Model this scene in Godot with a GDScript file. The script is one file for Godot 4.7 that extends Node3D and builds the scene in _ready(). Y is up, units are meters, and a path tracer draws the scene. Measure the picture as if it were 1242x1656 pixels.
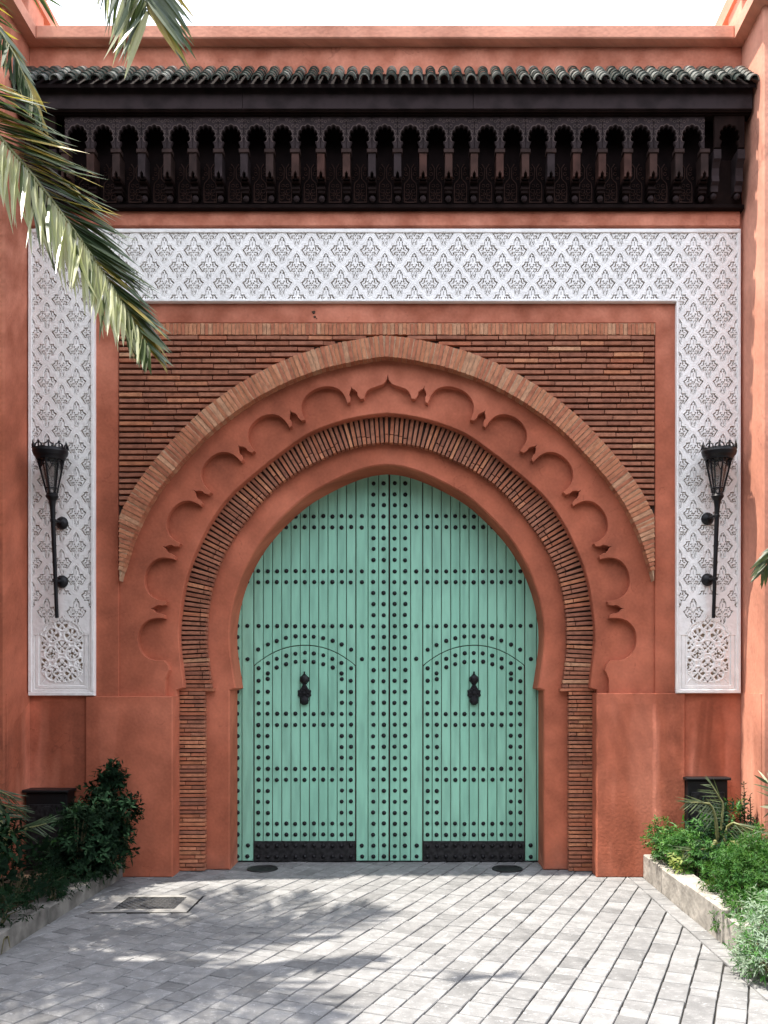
extends Node3D
# A studded green gate in a horseshoe arch, under a tiled wooden eave.
# Measures were read off the photograph in its own pixels and turned into metres by W(): plane z, 7.2 m in front of the jambs.

const F := 1337.0
const VX := 669.0
const VY := 1110.0
const EYE := 1.6
const CX := 0.237
const CD := 7.2
const MID := 625.5

var rng := RandomNumberGenerator.new()
var M := {}

func W(px: float, py: float, z: float) -> Vector3:
	var d := CD - z
	return Vector3(CX + (px - VX) * d / F, EYE + (VY - py) * d / F, z)

func W2(px: float, py: float, z: float) -> Vector2:
	var v := W(px, py, z)
	return Vector2(v.x, v.y)

# ------------------------------------------------------------------ mesh builder
class MB:
	var v := PackedVector3Array()
	var n := PackedVector3Array()
	var u := PackedVector2Array()
	var c := PackedColorArray()
	var use_color := false
	var col := Color(1, 1, 1)
	func _uv(p: Vector3) -> Vector2:
		return Vector2((p.x + p.z) / 8.0 + 0.5, 1.0 - (p.y + p.z * 0.6) / 8.0)
	func add(p: Vector3, nn: Vector3) -> void:
		v.append(p); n.append(nn); u.append(_uv(p)); c.append(col)
	func tri(a: Vector3, b: Vector3, d: Vector3, hint: Vector3) -> void:
		var g := (d - a).cross(b - a)
		if g.length_squared() < 1e-16: return
		g = g.normalized()
		if g.dot(hint) < 0.0:
			var t := b; b = d; d = t; g = -g
		add(a, g); add(b, g); add(d, g)
	func quad(a: Vector3, b: Vector3, d: Vector3, e: Vector3, hint: Vector3) -> void:
		tri(a, b, d, hint); tri(a, d, e, hint)
	func tris(a: Vector3, b: Vector3, d: Vector3, na: Vector3, nb: Vector3, nd: Vector3) -> void:
		var g := (d - a).cross(b - a)
		if g.length_squared() < 1e-18: return
		if g.dot(na + nb + nd) < 0.0:
			add(a, na); add(d, nd); add(b, nb)
		else:
			add(a, na); add(b, nb); add(d, nd)
	func quads(a: Vector3, b: Vector3, d: Vector3, e: Vector3, na: Vector3, nb: Vector3, nd: Vector3, ne: Vector3) -> void:
		tris(a, b, d, na, nb, nd); tris(a, d, e, na, nd, ne)
	func box(lo: Vector3, hi: Vector3, ch := 0.0) -> void:
		# chamfered on all edges of the +z face and on the outer corners when ch > 0
		var i := Vector3(ch, ch, 0)
		var f := [Vector3(lo.x + ch, lo.y + ch, hi.z), Vector3(hi.x - ch, lo.y + ch, hi.z), Vector3(hi.x - ch, hi.y - ch, hi.z), Vector3(lo.x + ch, hi.y - ch, hi.z)]
		var m := [Vector3(lo.x, lo.y, hi.z - ch), Vector3(hi.x, lo.y, hi.z - ch), Vector3(hi.x, hi.y, hi.z - ch), Vector3(lo.x, hi.y, hi.z - ch)]
		var b := [Vector3(lo.x, lo.y, lo.z), Vector3(hi.x, lo.y, lo.z), Vector3(hi.x, hi.y, lo.z), Vector3(lo.x, hi.y, lo.z)]
		var ns := [Vector3(0, -1, 0), Vector3(1, 0, 0), Vector3(0, 1, 0), Vector3(-1, 0, 0)]
		quad(f[0], f[1], f[2], f[3], Vector3(0, 0, 1))
		quad(b[0], b[1], b[2], b[3], Vector3(0, 0, -1))
		for k in 4:
			var j := (k + 1) % 4
			if ch > 0.0: quad(f[k], f[j], m[j], m[k], ns[k] + Vector3(0, 0, 1))
			quad(m[k], m[j], b[j], b[k], ns[k])
	func tube(p: PackedVector3Array, r: PackedFloat32Array, sides := 8, cap := true) -> void:
		var rings := []
		var nrm := []
		var up := Vector3(0.137, 0.91, 0.31).normalized()
		for i in p.size():
			var t := (p[min(i + 1, p.size() - 1)] - p[max(i - 1, 0)]).normalized()
			var a := up.cross(t)
			if a.length() < 0.05: a = Vector3(1, 0, 0).cross(t)
			a = a.normalized()
			var b := t.cross(a).normalized()
			var ring := PackedVector3Array()
			var rn := PackedVector3Array()
			for k in sides:
				var an := TAU * k / sides
				var d := a * cos(an) + b * sin(an)
				ring.append(p[i] + d * r[i]); rn.append(d)
			rings.append(ring); nrm.append(rn)
		for i in p.size() - 1:
			for k in sides:
				var j := (k + 1) % sides
				quads(rings[i][k], rings[i][j], rings[i + 1][j], rings[i + 1][k], nrm[i][k], nrm[i][j], nrm[i + 1][j], nrm[i + 1][k])
		if cap:
			for e in [0, p.size() - 1]:
				var t2: Vector3 = (p[e] - p[1]) if e == 0 else (p[e] - p[e - 1])
				for k in range(1, sides - 1): tri(rings[e][0], rings[e][k], rings[e][k + 1], t2)
	func lathe(base: Vector3, axis: Vector3, prof: PackedVector2Array, segs := 12, flat_sides := false) -> void:
		# prof: (radius, along the axis)
		var a := axis.cross(Vector3(0, 0, 1))
		if a.length() < 0.05: a = Vector3(1, 0, 0)
		a = a.normalized()
		var b := axis.cross(a).normalized()
		for i in prof.size() - 1:
			var s := prof[i + 1] - prof[i]
			var nn := Vector2(s.y, -s.x).normalized()
			for k in segs:
				var a0 := TAU * k / segs
				var a1 := TAU * (k + 1) / segs
				var d0 := a * cos(a0) + b * sin(a0)
				var d1 := a * cos(a1) + b * sin(a1)
				var p00 := base + d0 * prof[i].x + axis * prof[i].y
				var p01 := base + d1 * prof[i].x + axis * prof[i].y
				var p10 := base + d0 * prof[i + 1].x + axis * prof[i + 1].y
				var p11 := base + d1 * prof[i + 1].x + axis * prof[i + 1].y
				var n0 := d0 * nn.x + axis * nn.y
				var n1 := d1 * nn.x + axis * nn.y
				if flat_sides:
					n0 = ((d0 + d1) * 0.5).normalized() * nn.x + axis * nn.y; n1 = n0
				quads(p00, p01, p11, p10, n0, n1, n1, n0)
	func mesh() -> ArrayMesh:
		var arr := []
		arr.resize(Mesh.ARRAY_MAX)
		arr[Mesh.ARRAY_VERTEX] = v; arr[Mesh.ARRAY_NORMAL] = n; arr[Mesh.ARRAY_TEX_UV] = u
		if use_color: arr[Mesh.ARRAY_COLOR] = c
		var am := ArrayMesh.new()
		am.add_surface_from_arrays(Mesh.PRIMITIVE_TRIANGLES, arr)
		return am

# ------------------------------------------------------------------ naming
var taken := {}
func numbered(called: String) -> String:
	if not taken.has(called):
		taken[called] = 0
		return called
	taken[called] += 1
	return "%s_%03d" % [called, taken[called]]

func thing(called: String, label: String, category: String, at := Vector3.ZERO, group := "") -> Node3D:
	var o := Node3D.new()
	o.name = numbered(called)
	add_child(o, true)
	o.position = at
	o.set_meta("label", label); o.set_meta("category", category)
	if group != "": o.set_meta("group", group)
	return o

var part_count := {}
func part_name(called: String, parent: Node) -> String:
	var k := str(parent.get_instance_id()) + called
	part_count[k] = part_count.get(k, -1) + 1
	return called if part_count[k] == 0 else "%s_%03d" % [called, part_count[k]]

func obj(called: String, mesh: Mesh, mat: Material, parent: Node, at := Transform3D.IDENTITY) -> MeshInstance3D:
	var o := MeshInstance3D.new()
	o.name = called if parent == self else part_name(called, parent)
	o.mesh = mesh
	o.material_override = mat
	o.transform = at
	parent.add_child(o, true)
	return o

func struct(called: String, mesh: Mesh, mat: Material) -> MeshInstance3D:
	var o := obj(numbered(called), mesh, mat, self)
	o.set_meta("kind", "structure")
	return o

# ------------------------------------------------------------------ outlines
func catmull(p: Array, sub := 5) -> PackedVector2Array:
	var out := PackedVector2Array()
	for i in p.size() - 1:
		var p0: Vector2 = p[max(i - 1, 0)]
		var p1: Vector2 = p[i]
		var p2: Vector2 = p[i + 1]
		var p3: Vector2 = p[min(i + 2, p.size() - 1)]
		for k in sub:
			out.append(p1.cubic_interpolate(p2, p0, p3, float(k) / sub))
	out.append(p[-1])
	return out

func smooth_pts(p: PackedVector2Array, times := 6) -> PackedVector2Array:
	for t in times:
		var q := p.duplicate()
		for i in range(1, p.size() - 1): q[i] = p[i] * 0.5 + (p[i - 1] + p[i + 1]) * 0.25
		p = q
	return p

# half profiles (half width from the middle, picture height), apex first
var OUT_IN := [Vector2(0, 577), Vector2(25.5, 579.5), Vector2(88.5, 592), Vector2(135, 607), Vector2(177, 625), Vector2(225, 652), Vector2(281, 693), Vector2(316, 729), Vector2(342, 757), Vector2(379, 805), Vector2(407, 860), Vector2(420, 898), Vector2(430, 932), Vector2(436, 965)]
var SCAL_IN := [Vector2(0, 668), Vector2(32, 671), Vector2(68, 678.5), Vector2(104, 690.5), Vector2(128, 701), Vector2(151, 716), Vector2(192, 747), Vector2(234, 782), Vector2(255, 802), Vector2(272.7, 824), Vector2(288, 848), Vector2(300, 871), Vector2(313, 900), Vector2(322, 925), Vector2(329, 953), Vector2(333, 980), Vector2(336, 1002), Vector2(337.3, 1025), Vector2(336, 1050), Vector2(333, 1075), Vector2(330, 1100), Vector2(329, 1112)]
var RING_IN := [Vector2(0, 716), Vector2(30, 718), Vector2(63, 725), Vector2(93, 737), Vector2(125, 752), Vector2(149, 766), Vector2(174, 783), Vector2(194, 802), Vector2(213, 823), Vector2(242, 861), Vector2(260, 890), Vector2(276, 926), Vector2(283, 952), Vector2(287.6, 975), Vector2(290.5, 1000), Vector2(291.5, 1025), Vector2(291, 1050), Vector2(288.4, 1075), Vector2(285.2, 1100), Vector2(283, 1113)]
var PLAS_IN := [Vector2(0, 752), Vector2(20, 753.8), Vector2(46, 760.5), Vector2(79, 774), Vector2(127, 800), Vector2(157, 825), Vector2(183, 851), Vector2(203, 875), Vector2(219, 900), Vector2(231.5, 925), Vector2(241, 950), Vector2(248, 975), Vector2(252.5, 1000), Vector2(254.3, 1025), Vector2(253.5, 1050), Vector2(250, 1075), Vector2(246.5, 1100), Vector2(244, 1113)]

func arch(prof: Array, z: float, out_px := 0.0, h_max := 1e9) -> PackedVector2Array:
	# from the left springing over the apex to the right springing, in metres
	var c := smooth_pts(catmull(prof, 5), 4)
	if out_px != 0.0:
		var q := c.duplicate()
		for i in c.size():
			var t := c[min(i + 1, c.size() - 1)] - c[max(i - 1, 0)]
			if i == 0: t = Vector2(1, 0.12)
			q[i] = c[i] + Vector2(t.y, -t.x).normalized() * out_px
		c = q
		c[0].x = 0.0
	var out := PackedVector2Array()
	for i in range(c.size() - 1, 0, -1):
		if c[i].x <= h_max: out.append(W2(MID - c[i].x, c[i].y, z))
	for i in c.size():
		if c[i].x <= h_max: out.append(W2(MID + c[i].x, c[i].y, z))
	return out

func signed_area(p: PackedVector2Array) -> float:
	var s := 0.0
	for i in p.size():
		var q := p[(i + 1) % p.size()]
		s += p[i].x * q.y - q.x * p[i].y
	return s * 0.5

func plate_into(mb: MB, poly: PackedVector2Array, z0: float, z1: float, bevel := 0.0, front := true) -> void:
	var p := PackedVector2Array()
	for q in poly:
		if p.is_empty() or p[-1].distance_to(q) > 0.0006: p.append(q)
	if p[0].distance_to(p[-1]) < 0.0006: p.remove_at(p.size() - 1)
	if signed_area(p) < 0.0: p.reverse()
	var nn := p.size()
	var ins := PackedVector2Array()
	for i in nn:
		var e0 := (p[i] - p[(i + nn - 1) % nn]).normalized()
		var e1 := (p[(i + 1) % nn] - p[i]).normalized()
		var n0 := Vector2(-e0.y, e0.x)
		var n1 := Vector2(-e1.y, e1.x)
		var m := (n0 + n1)
		m = m.normalized() if m.length() > 0.1 else n0
		ins.append(p[i] + m * bevel / max(0.6, m.dot(n0)))
	if front:
		var tr := Geometry2D.triangulate_polygon(ins)
		if tr.is_empty(): tr = Geometry2D.triangulate_polygon(p)
		if tr.is_empty(): push_warning("plate did not triangulate")
		for i in range(0, tr.size(), 3):
			var a := ins[tr[i]]; var b := ins[tr[i + 1]]; var c := ins[tr[i + 2]]
			mb.tri(Vector3(a.x, a.y, z1), Vector3(b.x, b.y, z1), Vector3(c.x, c.y, z1), Vector3(0, 0, 1))
	for i in nn:
		var j := (i + 1) % nn
		var e := (p[j] - p[i]).normalized()
		var o := Vector3(e.y, -e.x, 0)
		var a := Vector3(p[i].x, p[i].y, z1 - bevel); var b := Vector3(p[j].x, p[j].y, z1 - bevel)
		if bevel > 0.0: mb.quad(Vector3(ins[i].x, ins[i].y, z1), Vector3(ins[j].x, ins[j].y, z1), b, a, o + Vector3(0, 0, 1))
		mb.quad(a, b, Vector3(b.x, b.y, z0), Vector3(a.x, a.y, z0), o)

func plate(poly: PackedVector2Array, z0: float, z1: float, bevel := 0.0) -> ArrayMesh:
	var mb := MB.new()
	plate_into(mb, poly, z0, z1, bevel)
	return mb.mesh()

func rect(x0: float, y0: float, x1: float, y1: float) -> PackedVector2Array:
	return PackedVector2Array([Vector2(x0, y0), Vector2(x1, y0), Vector2(x1, y1), Vector2(x0, y1)])

func prect(px0: float, py0: float, px1: float, py1: float, z: float) -> PackedVector2Array:
	var a := W2(px0, py1, z); var b := W2(px1, py0, z)
	return rect(a.x, max(a.y, 0.0), b.x, b.y)

func boxm(lo: Vector3, hi: Vector3, ch := 0.0) -> ArrayMesh:
	var mb := MB.new()
	mb.box(lo, hi, ch)
	return mb.mesh()

# ------------------------------------------------------------------ materials
func lin(r: float, g: float, b: float) -> Color:
	return Color(r, g, b).linear_to_srgb()

func noise(sd: int, f: float, oct := 4) -> FastNoiseLite:
	var n := FastNoiseLite.new()
	n.seed = sd; n.frequency = f; n.noise_type = FastNoiseLite.TYPE_SIMPLEX_SMOOTH
	n.fractal_type = FastNoiseLite.FRACTAL_FBM; n.fractal_octaves = oct
	return n

func tone_tex(sd: int, f: float, lo: float, hi: float, size := 256, oct := 5) -> ImageTexture:
	# grey multiplier (sRGB values lo..hi), tiling
	var im := noise(sd, f, oct).get_seamless_image(size, size)
	im.convert(Image.FORMAT_L8)
	var d := im.get_data()
	var o := PackedByteArray()
	o.resize(d.size() * 3)
	for i in d.size():
		var v := int(clampf(lerpf(lo, hi, d[i] / 255.0), 0, 1) * 255)
		o[i * 3] = v; o[i * 3 + 1] = v; o[i * 3 + 2] = v
	return ImageTexture.create_from_image(Image.create_from_data(size, size, false, Image.FORMAT_RGB8, o))

func bump_tex(sd: int, f: float, strength: float, size := 256, oct := 5) -> ImageTexture:
	var im := noise(sd, f, oct).get_seamless_image(size, size)
	im.convert(Image.FORMAT_RGBA8)
	im.bump_map_to_normal_map(strength)
	return ImageTexture.create_from_image(im)

func mat(c: Color, rough := 0.8, tex: Texture2D = null, nrm: Texture2D = null, scale := 1.0, nscale := 1.0) -> StandardMaterial3D:
	var m := StandardMaterial3D.new()
	m.albedo_color = c
	m.roughness = rough
	m.metallic_specular = 0.4
	if tex or nrm:
		m.uv1_triplanar = true
		m.uv1_world_triplanar = true
		m.uv1_scale = Vector3.ONE * scale
	if tex: m.albedo_texture = tex
	if nrm:
		m.normal_enabled = true
		m.normal_texture = nrm
		m.normal_scale = nscale
	return m

func plaster_map(S: int, extra_pale: float) -> ImageTexture:
	# one unique map for the whole front, 8 m by 8 m: faded paint, blotches, washed runs, pale and dark bands low down
	var big := noise(11, 0.006, 4)
	var mid := noise(12, 0.03, 4)
	var fine := noise(13, 0.25, 2)
	var col := noise(14, 0.05, 3)
	var run := noise(15, 0.024, 2)
	var edge := noise(16, 0.02, 3)
	var crack := noise(17, 0.012, 3)
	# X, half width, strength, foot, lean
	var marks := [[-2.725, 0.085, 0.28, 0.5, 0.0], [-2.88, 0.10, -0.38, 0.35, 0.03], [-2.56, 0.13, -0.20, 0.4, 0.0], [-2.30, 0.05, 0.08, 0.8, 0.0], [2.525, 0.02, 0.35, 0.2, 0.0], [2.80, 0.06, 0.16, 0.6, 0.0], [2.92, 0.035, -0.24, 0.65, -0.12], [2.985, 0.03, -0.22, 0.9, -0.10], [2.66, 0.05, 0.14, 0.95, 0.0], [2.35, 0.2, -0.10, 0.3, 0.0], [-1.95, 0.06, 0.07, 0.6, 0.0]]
	var o := PackedByteArray()
	o.resize(S * S * 3)
	for y in S:
		var Y := 8.0 * (1.0 - (y + 0.5) / S)
		var dado := clampf((1.75 - Y) / 0.3, 0, 1)
		var top := clampf((Y - 3.9) / 1.5, 0, 1)
		for x in S:
			var X := 8.0 * ((x + 0.5) / S - 0.5)
			var a := big.get_noise_2d(x, y)
			var b := mid.get_noise_2d(x, y)
			var g := fine.get_noise_2d(x, y)
			var t := 1.0 + 0.36 * a + 0.24 * b + 0.10 * g
			# washed runs on the dado, fading with height
			var rr := run.get_noise_2d(x, y * 0.06) + 0.25 * col.get_noise_2d(x, y * 0.2)
			var rn := smoothstep(0.08, 0.42, rr) - 0.7 * smoothstep(0.06, 0.4, -rr)
			var side := clampf((absf(X) - 1.6) / 1.0, 0, 1)
			t += 0.20 * rn * dado * (0.12 + 0.88 * side) + 0.015 * rn
			var pale := clampf(0.55 * top + 0.5 * b * top + 0.35 * maxf(rn, 0.0) * dado * side + 0.25 * a, 0, 1)
			pale = clampf(pale + extra_pale, 0, 1.6)
			var r := lerpf(0.41, 0.51, pale) * t
			var gg := lerpf(0.121, 0.218, pale) * t
			var bb := lerpf(0.066, 0.146, pale) * t
			# pale and dark bands on the low wall, each with its own width and ragged foot
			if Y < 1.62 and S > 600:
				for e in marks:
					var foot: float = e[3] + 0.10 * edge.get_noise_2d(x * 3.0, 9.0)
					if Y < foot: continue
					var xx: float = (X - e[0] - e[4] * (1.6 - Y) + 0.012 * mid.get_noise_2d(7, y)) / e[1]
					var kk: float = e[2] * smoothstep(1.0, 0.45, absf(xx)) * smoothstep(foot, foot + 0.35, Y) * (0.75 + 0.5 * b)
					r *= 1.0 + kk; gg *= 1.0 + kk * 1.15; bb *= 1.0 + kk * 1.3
			# hairline cracks
			var cr := absf(crack.get_noise_2d(x, y))
			if cr < 0.006 and mid.get_noise_2d(x * 0.3, y * 0.3 + 500) > 0.12:
				r *= 0.8; gg *= 0.78; bb *= 0.78
			# splash dirt near the ground
			var dirt := clampf((0.28 + 0.2 * edge.get_noise_2d(x, 40) - Y) / 0.3, 0, 1) * (0.5 + 0.5 * mid.get_noise_2d(x * 2, y * 2 + 77))
			r = lerpf(r, 0.22, dirt * 0.5); gg = lerpf(gg, 0.13, dirt * 0.5); bb = lerpf(bb, 0.1, dirt * 0.5)
			var k := (y * S + x) * 3
			o[k] = int(clampf(pow(maxf(r, 0.0), 0.4545), 0, 1) * 255)
			o[k + 1] = int(clampf(pow(maxf(gg, 0.0), 0.4545), 0, 1) * 255)
			o[k + 2] = int(clampf(pow(maxf(bb, 0.0), 0.4545), 0, 1) * 255)
	return ImageTexture.create_from_image(Image.create_from_data(S, S, false, Image.FORMAT_RGB8, o))

func stone_tex(sd: int) -> ImageTexture:
	# grey limestone: cloudy, with thin pale veins and scuffs
	var S := 512
	var cl := noise(sd, 0.012, 5)
	var v1 := noise(sd + 1, 0.010, 4)
	var v2 := noise(sd + 2, 0.03, 3)
	var fine := noise(sd + 3, 0.3, 2)
	var o := PackedByteArray()
	o.resize(S * S * 3)
	for y in S:
		for x in S:
			var a := cl.get_noise_2d(x, y)
			var t := 0.71 + 0.10 * a + 0.06 * fine.get_noise_2d(x, y)
			var vein := 1.0 - smoothstep(0.0, 0.022, absf(v1.get_noise_2d(x * 1.0, y * 1.6)))
			vein *= smoothstep(0.0, 0.2, v2.get_noise_2d(x * 0.5, y * 0.5))
			t = lerpf(t, 1.0, vein * 0.9)
			var scuff := smoothstep(0.36, 0.5, v2.get_noise_2d(x, y * 2.2)) * 0.35
			t = lerpf(t, 1.0, scuff)
			var k := (y * S + x) * 3
			var val := int(clampf(t, 0, 1) * 255)
			o[k] = val; o[k + 1] = val; o[k + 2] = int(clampf(t * 0.995, 0, 1) * 255)
	return ImageTexture.create_from_image(Image.create_from_data(S, S, false, Image.FORMAT_RGB8, o))

func make_materials() -> void:
	var grain := bump_tex(21, 0.09, 3.0, 256, 5)
	var pl := StandardMaterial3D.new()
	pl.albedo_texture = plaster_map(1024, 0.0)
	pl.roughness = 0.92
	pl.metallic_specular = 0.25
	var pn := noise(22, 0.22, 4).get_seamless_image(1024, 1024)
	pn.convert(Image.FORMAT_RGBA8)
	pn.bump_map_to_normal_map(2.2)
	pl.normal_enabled = true
	pl.normal_texture = ImageTexture.create_from_image(pn)
	pl.normal_scale = 0.09
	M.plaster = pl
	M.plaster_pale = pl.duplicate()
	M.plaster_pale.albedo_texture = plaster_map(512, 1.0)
	M.grain = grain
	var bt := tone_tex(31, 0.02, 0.82, 1.12, 256, 3)
	var bt2 := tone_tex(32, 0.03, 0.80, 1.12, 256, 3)
	M.brick = []
	for c in [[0.43, 0.162, 0.085], [0.48, 0.198, 0.108], [0.39, 0.138, 0.074], [0.49, 0.212, 0.112], [0.45, 0.176, 0.09], [0.41, 0.147, 0.08]]:
		M.brick.append(mat(lin(c[0], c[1], c[2]), 0.92, bt if M.brick.size() % 2 == 0 else bt2, grain, 2.0, 0.3))
	M.brick_pale = mat(lin(0.50, 0.26, 0.15), 0.92, bt2, grain, 2.0, 0.3)
	M.brick_dark = []
	for c in [[0.31, 0.120, 0.070], [0.35, 0.138, 0.080], [0.275, 0.108, 0.066], [0.37, 0.155, 0.092], [0.325, 0.135, 0.082]]:
		M.brick_dark.append(mat(lin(c[0], c[1], c[2]), 0.92, bt if M.brick_dark.size() % 2 == 0 else bt2, grain, 2.0, 0.3))
	M.mortar = mat(lin(0.47, 0.30, 0.19), 0.95, bt2, grain, 4.0, 0.6)
	M.mortar_dark = mat(lin(0.05, 0.032, 0.026), 0.95)
	M.stucco = mat(lin(0.90, 0.885, 0.86), 0.85, tone_tex(41, 0.02, 0.94, 1.01, 256, 5), grain, 0.9, 0.25)
	M.stucco_shade_dirt = mat(lin(0.30, 0.22, 0.15), 0.95)  # brown cut floors: shade and settled dirt put into the colour
	M.cover = mat(lin(0.10, 0.10, 0.10), 0.45, tone_tex(60, 0.04, 0.6, 1.2), null, 2.0)
	M.cover.metallic = 0.5
	M.green = []
	for c in [[0.265, 0.56, 0.415], [0.255, 0.545, 0.405], [0.28, 0.575, 0.43]]:
		var gm := mat(lin(c[0], c[1], c[2]), 0.55, tone_tex(52 + M.green.size(), 0.015, 0.88, 1.05, 256, 4), bump_tex(57, 0.05, 1.2, 256, 4), 0.8, 0.12)
		gm.uv1_scale = Vector3(2.2, 0.35, 2.2)
		M.green.append(gm)
	M.iron = mat(lin(0.012, 0.012, 0.014), 0.42)
	M.iron.metallic = 0.3
	M.steel_dark = mat(lin(0.035, 0.034, 0.036), 0.5, tone_tex(58, 0.04, 0.5, 1.2), null, 2.0)
	M.steel_dark.metallic = 0.4
	var wood := [[0.020, 0.011, 0.010], [0.026, 0.014, 0.012], [0.016, 0.009, 0.009]]
	M.wood = []
	var wtone := tone_tex(59, 0.02, 0.7, 1.15, 256, 4)
	for c in wood:
		M.wood.append(mat(lin(c[0] * 0.55, c[1] * 0.55, c[2] * 0.55), 0.75, wtone))
		M.wood[-1].metallic_specular = 0.15
	M.wood_red = []
	for c in [[0.058, 0.030, 0.024], [0.040, 0.024, 0.021], [0.068, 0.032, 0.025], [0.034, 0.024, 0.025]]: 
		M.wood_red.append(mat(lin(c[0], c[1], c[2]), 0.7, wtone))
		M.wood_red[-1].metallic_specular = 0.2
	M.carving = mat(lin(0.085, 0.058, 0.052), 0.7, wtone)  # lighter wood: light caught on the carved edges put into the colour
	M.tile = []
	for c in [[0.08, 0.10, 0.088], [0.13, 0.148, 0.135], [0.04, 0.054, 0.048], [0.26, 0.275, 0.25]]:  # sky and sun reflection on the glaze put into the paler tones
		var tm := mat(lin(c[0], c[1], c[2]), 0.22, tone_tex(61 + M.tile.size(), 0.05, 0.5, 1.3, 128, 4), null, 3.0)
		tm.metallic_specular = 0.6
		M.tile.append(tm)
	var st1 := stone_tex(71)
	var st2 := stone_tex(81)
	var sb := bump_tex(91, 0.04, 2.5, 256, 5)
	M.paver = []
	for c in [0.40, 0.44, 0.365, 0.46, 0.42, 0.32, 0.43, 0.45, 0.385, 0.455]:
		var k: int = M.paver.size()
		M.paver.append(mat(lin(c * 0.99, c * 0.995, c * 1.01), 0.78, st1 if k % 2 == 0 else st2, sb, 0.8 + 0.07 * ((k * 3) % 7), 0.4))
		M.paver[-1].uv1_offset = Vector3(0.37 * k, 0.21 * k, 0.53 * k)
	M.joint = mat(lin(0.022, 0.021, 0.019), 1.0)
	M.ground = mat(lin(0.10, 0.098, 0.095), 0.9, st1, null, 0.3)
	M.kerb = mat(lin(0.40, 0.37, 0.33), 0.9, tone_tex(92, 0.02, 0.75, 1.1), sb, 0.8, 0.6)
	M.kerb_shaded = mat(lin(0.22, 0.21, 0.19), 0.9, tone_tex(93, 0.02, 0.6, 1.1), sb, 0.8, 0.6)  # left kerb copy of the stone, its shade put into the colour
	M.concrete = mat(lin(0.25, 0.245, 0.235), 0.9, tone_tex(94, 0.03, 0.8, 1.05), sb, 1.0, 0.4)
	M.soil = mat(lin(0.10, 0.06, 0.04), 1.0, tone_tex(95, 0.08, 0.4, 1.3), bump_tex(96, 0.1, 6.0), 2.0, 1.0)
	M.black = mat(lin(0.006, 0.006, 0.007), 0.5)
	M.glass = StandardMaterial3D.new()
	M.glass.albedo_color = Color(0.30, 0.31, 0.30, 0.30)
	M.glass.transparency = BaseMaterial3D.TRANSPARENCY_ALPHA
	M.glass.roughness = 0.25
	M.trunk = mat(lin(0.13, 0.09, 0.06), 0.95, bt, grain, 2.0, 1.0)
	M.stem = mat(lin(0.09, 0.08, 0.04), 0.9)
	M.leaf = {}
	for e in [["palm", 0.060, 0.082, 0.034, 0.34], ["palm_dark", 0.040, 0.062, 0.030, 0.36], ["palm_gold", 0.26, 0.20, 0.045, 0.45], ["palm_glint", 0.46, 0.465, 0.33, 0.3], ["palm_stalk", 0.22, 0.22, 0.10, 0.4], ["green", 0.045, 0.135, 0.028, 0.5], ["bright", 0.068, 0.165, 0.03, 0.5], ["yellow", 0.19, 0.23, 0.06, 0.55], ["silver", 0.36, 0.43, 0.38, 0.7], ["dark", 0.016, 0.040, 0.019, 0.6], ["deep", 0.009, 0.022, 0.012, 0.6], ["pink", 0.45, 0.03, 0.08, 0.6]]:  # the pale palm tone has sky and sun glint put into its colour
		var lm := mat(lin(e[1], e[2], e[3]), e[4])
		lm.cull_mode = BaseMaterial3D.CULL_DISABLED
		lm.backlight_enabled = true
		lm.backlight = lin(e[1] * 1.2, e[2] * 1.3, e[3] * 0.8)
		if e[0] in ["dark", "deep"]: lm.metallic_specular = 0.15
		M.leaf[e[0]] = lm

# ------------------------------------------------------------------ gatehouse
var brick_meshes := []
func make_brick_meshes() -> void:
	# unit bricks centred on the origin, front face at z = 0.5, worn edges
	for s in 6:
		rng.seed = 300 + s
		var mb := MB.new()
		var f := []; var m := []; var b := []
		for c in [Vector2(-0.5, -0.5), Vector2(0.5, -0.5), Vector2(0.5, 0.5), Vector2(-0.5, 0.5)]:
			var j := Vector2(rng.randf_range(0.0, 0.02), rng.randf_range(0.0, 0.07))
			var q := Vector2(c.x * (1.0 - j.x), c.y * (1.0 - j.y))
			f.append(Vector3(q.x * 0.985, q.y * 0.91, 0.5 + rng.randf_range(-0.05, 0.03)))
			m.append(Vector3(q.x, q.y, 0.42))
			b.append(Vector3(c.x, c.y, -0.5))
		var ns := [Vector3(0, -1, 0), Vector3(1, 0, 0), Vector3(0, 1, 0), Vector3(-1, 0, 0)]
		mb.quad(f[0], f[1], f[2], f[3], Vector3(0, 0, 1))
		for k in 4:
			var j2 := (k + 1) % 4
			mb.quad(f[k], f[j2], m[j2], m[k], ns[k] + Vector3(0, 0, 1))
			mb.quad(m[k], m[j2], b[j2], b[k], ns[k])
		brick_meshes.append(mb.mesh())

func lay(parent: Node, called: String, mid: Vector2, along: Vector2, length: float, thick: float, z_front: float, depth: float, mats: Array) -> void:
	var ax := along.normalized()
	var ay := Vector2(-ax.y, ax.x)
	var zf := z_front + rng.randf_range(-0.004, 0.003)
	var bs := Basis(Vector3(ax.x, ax.y, 0) * length, Vector3(ay.x, ay.y, 0) * thick, Vector3(0, 0, depth))
	obj(called, brick_meshes[rng.randi() % brick_meshes.size()], mats[rng.randi() % mats.size()], parent, Transform3D(bs, Vector3(mid.x, mid.y, zf - depth * 0.5)))

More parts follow.
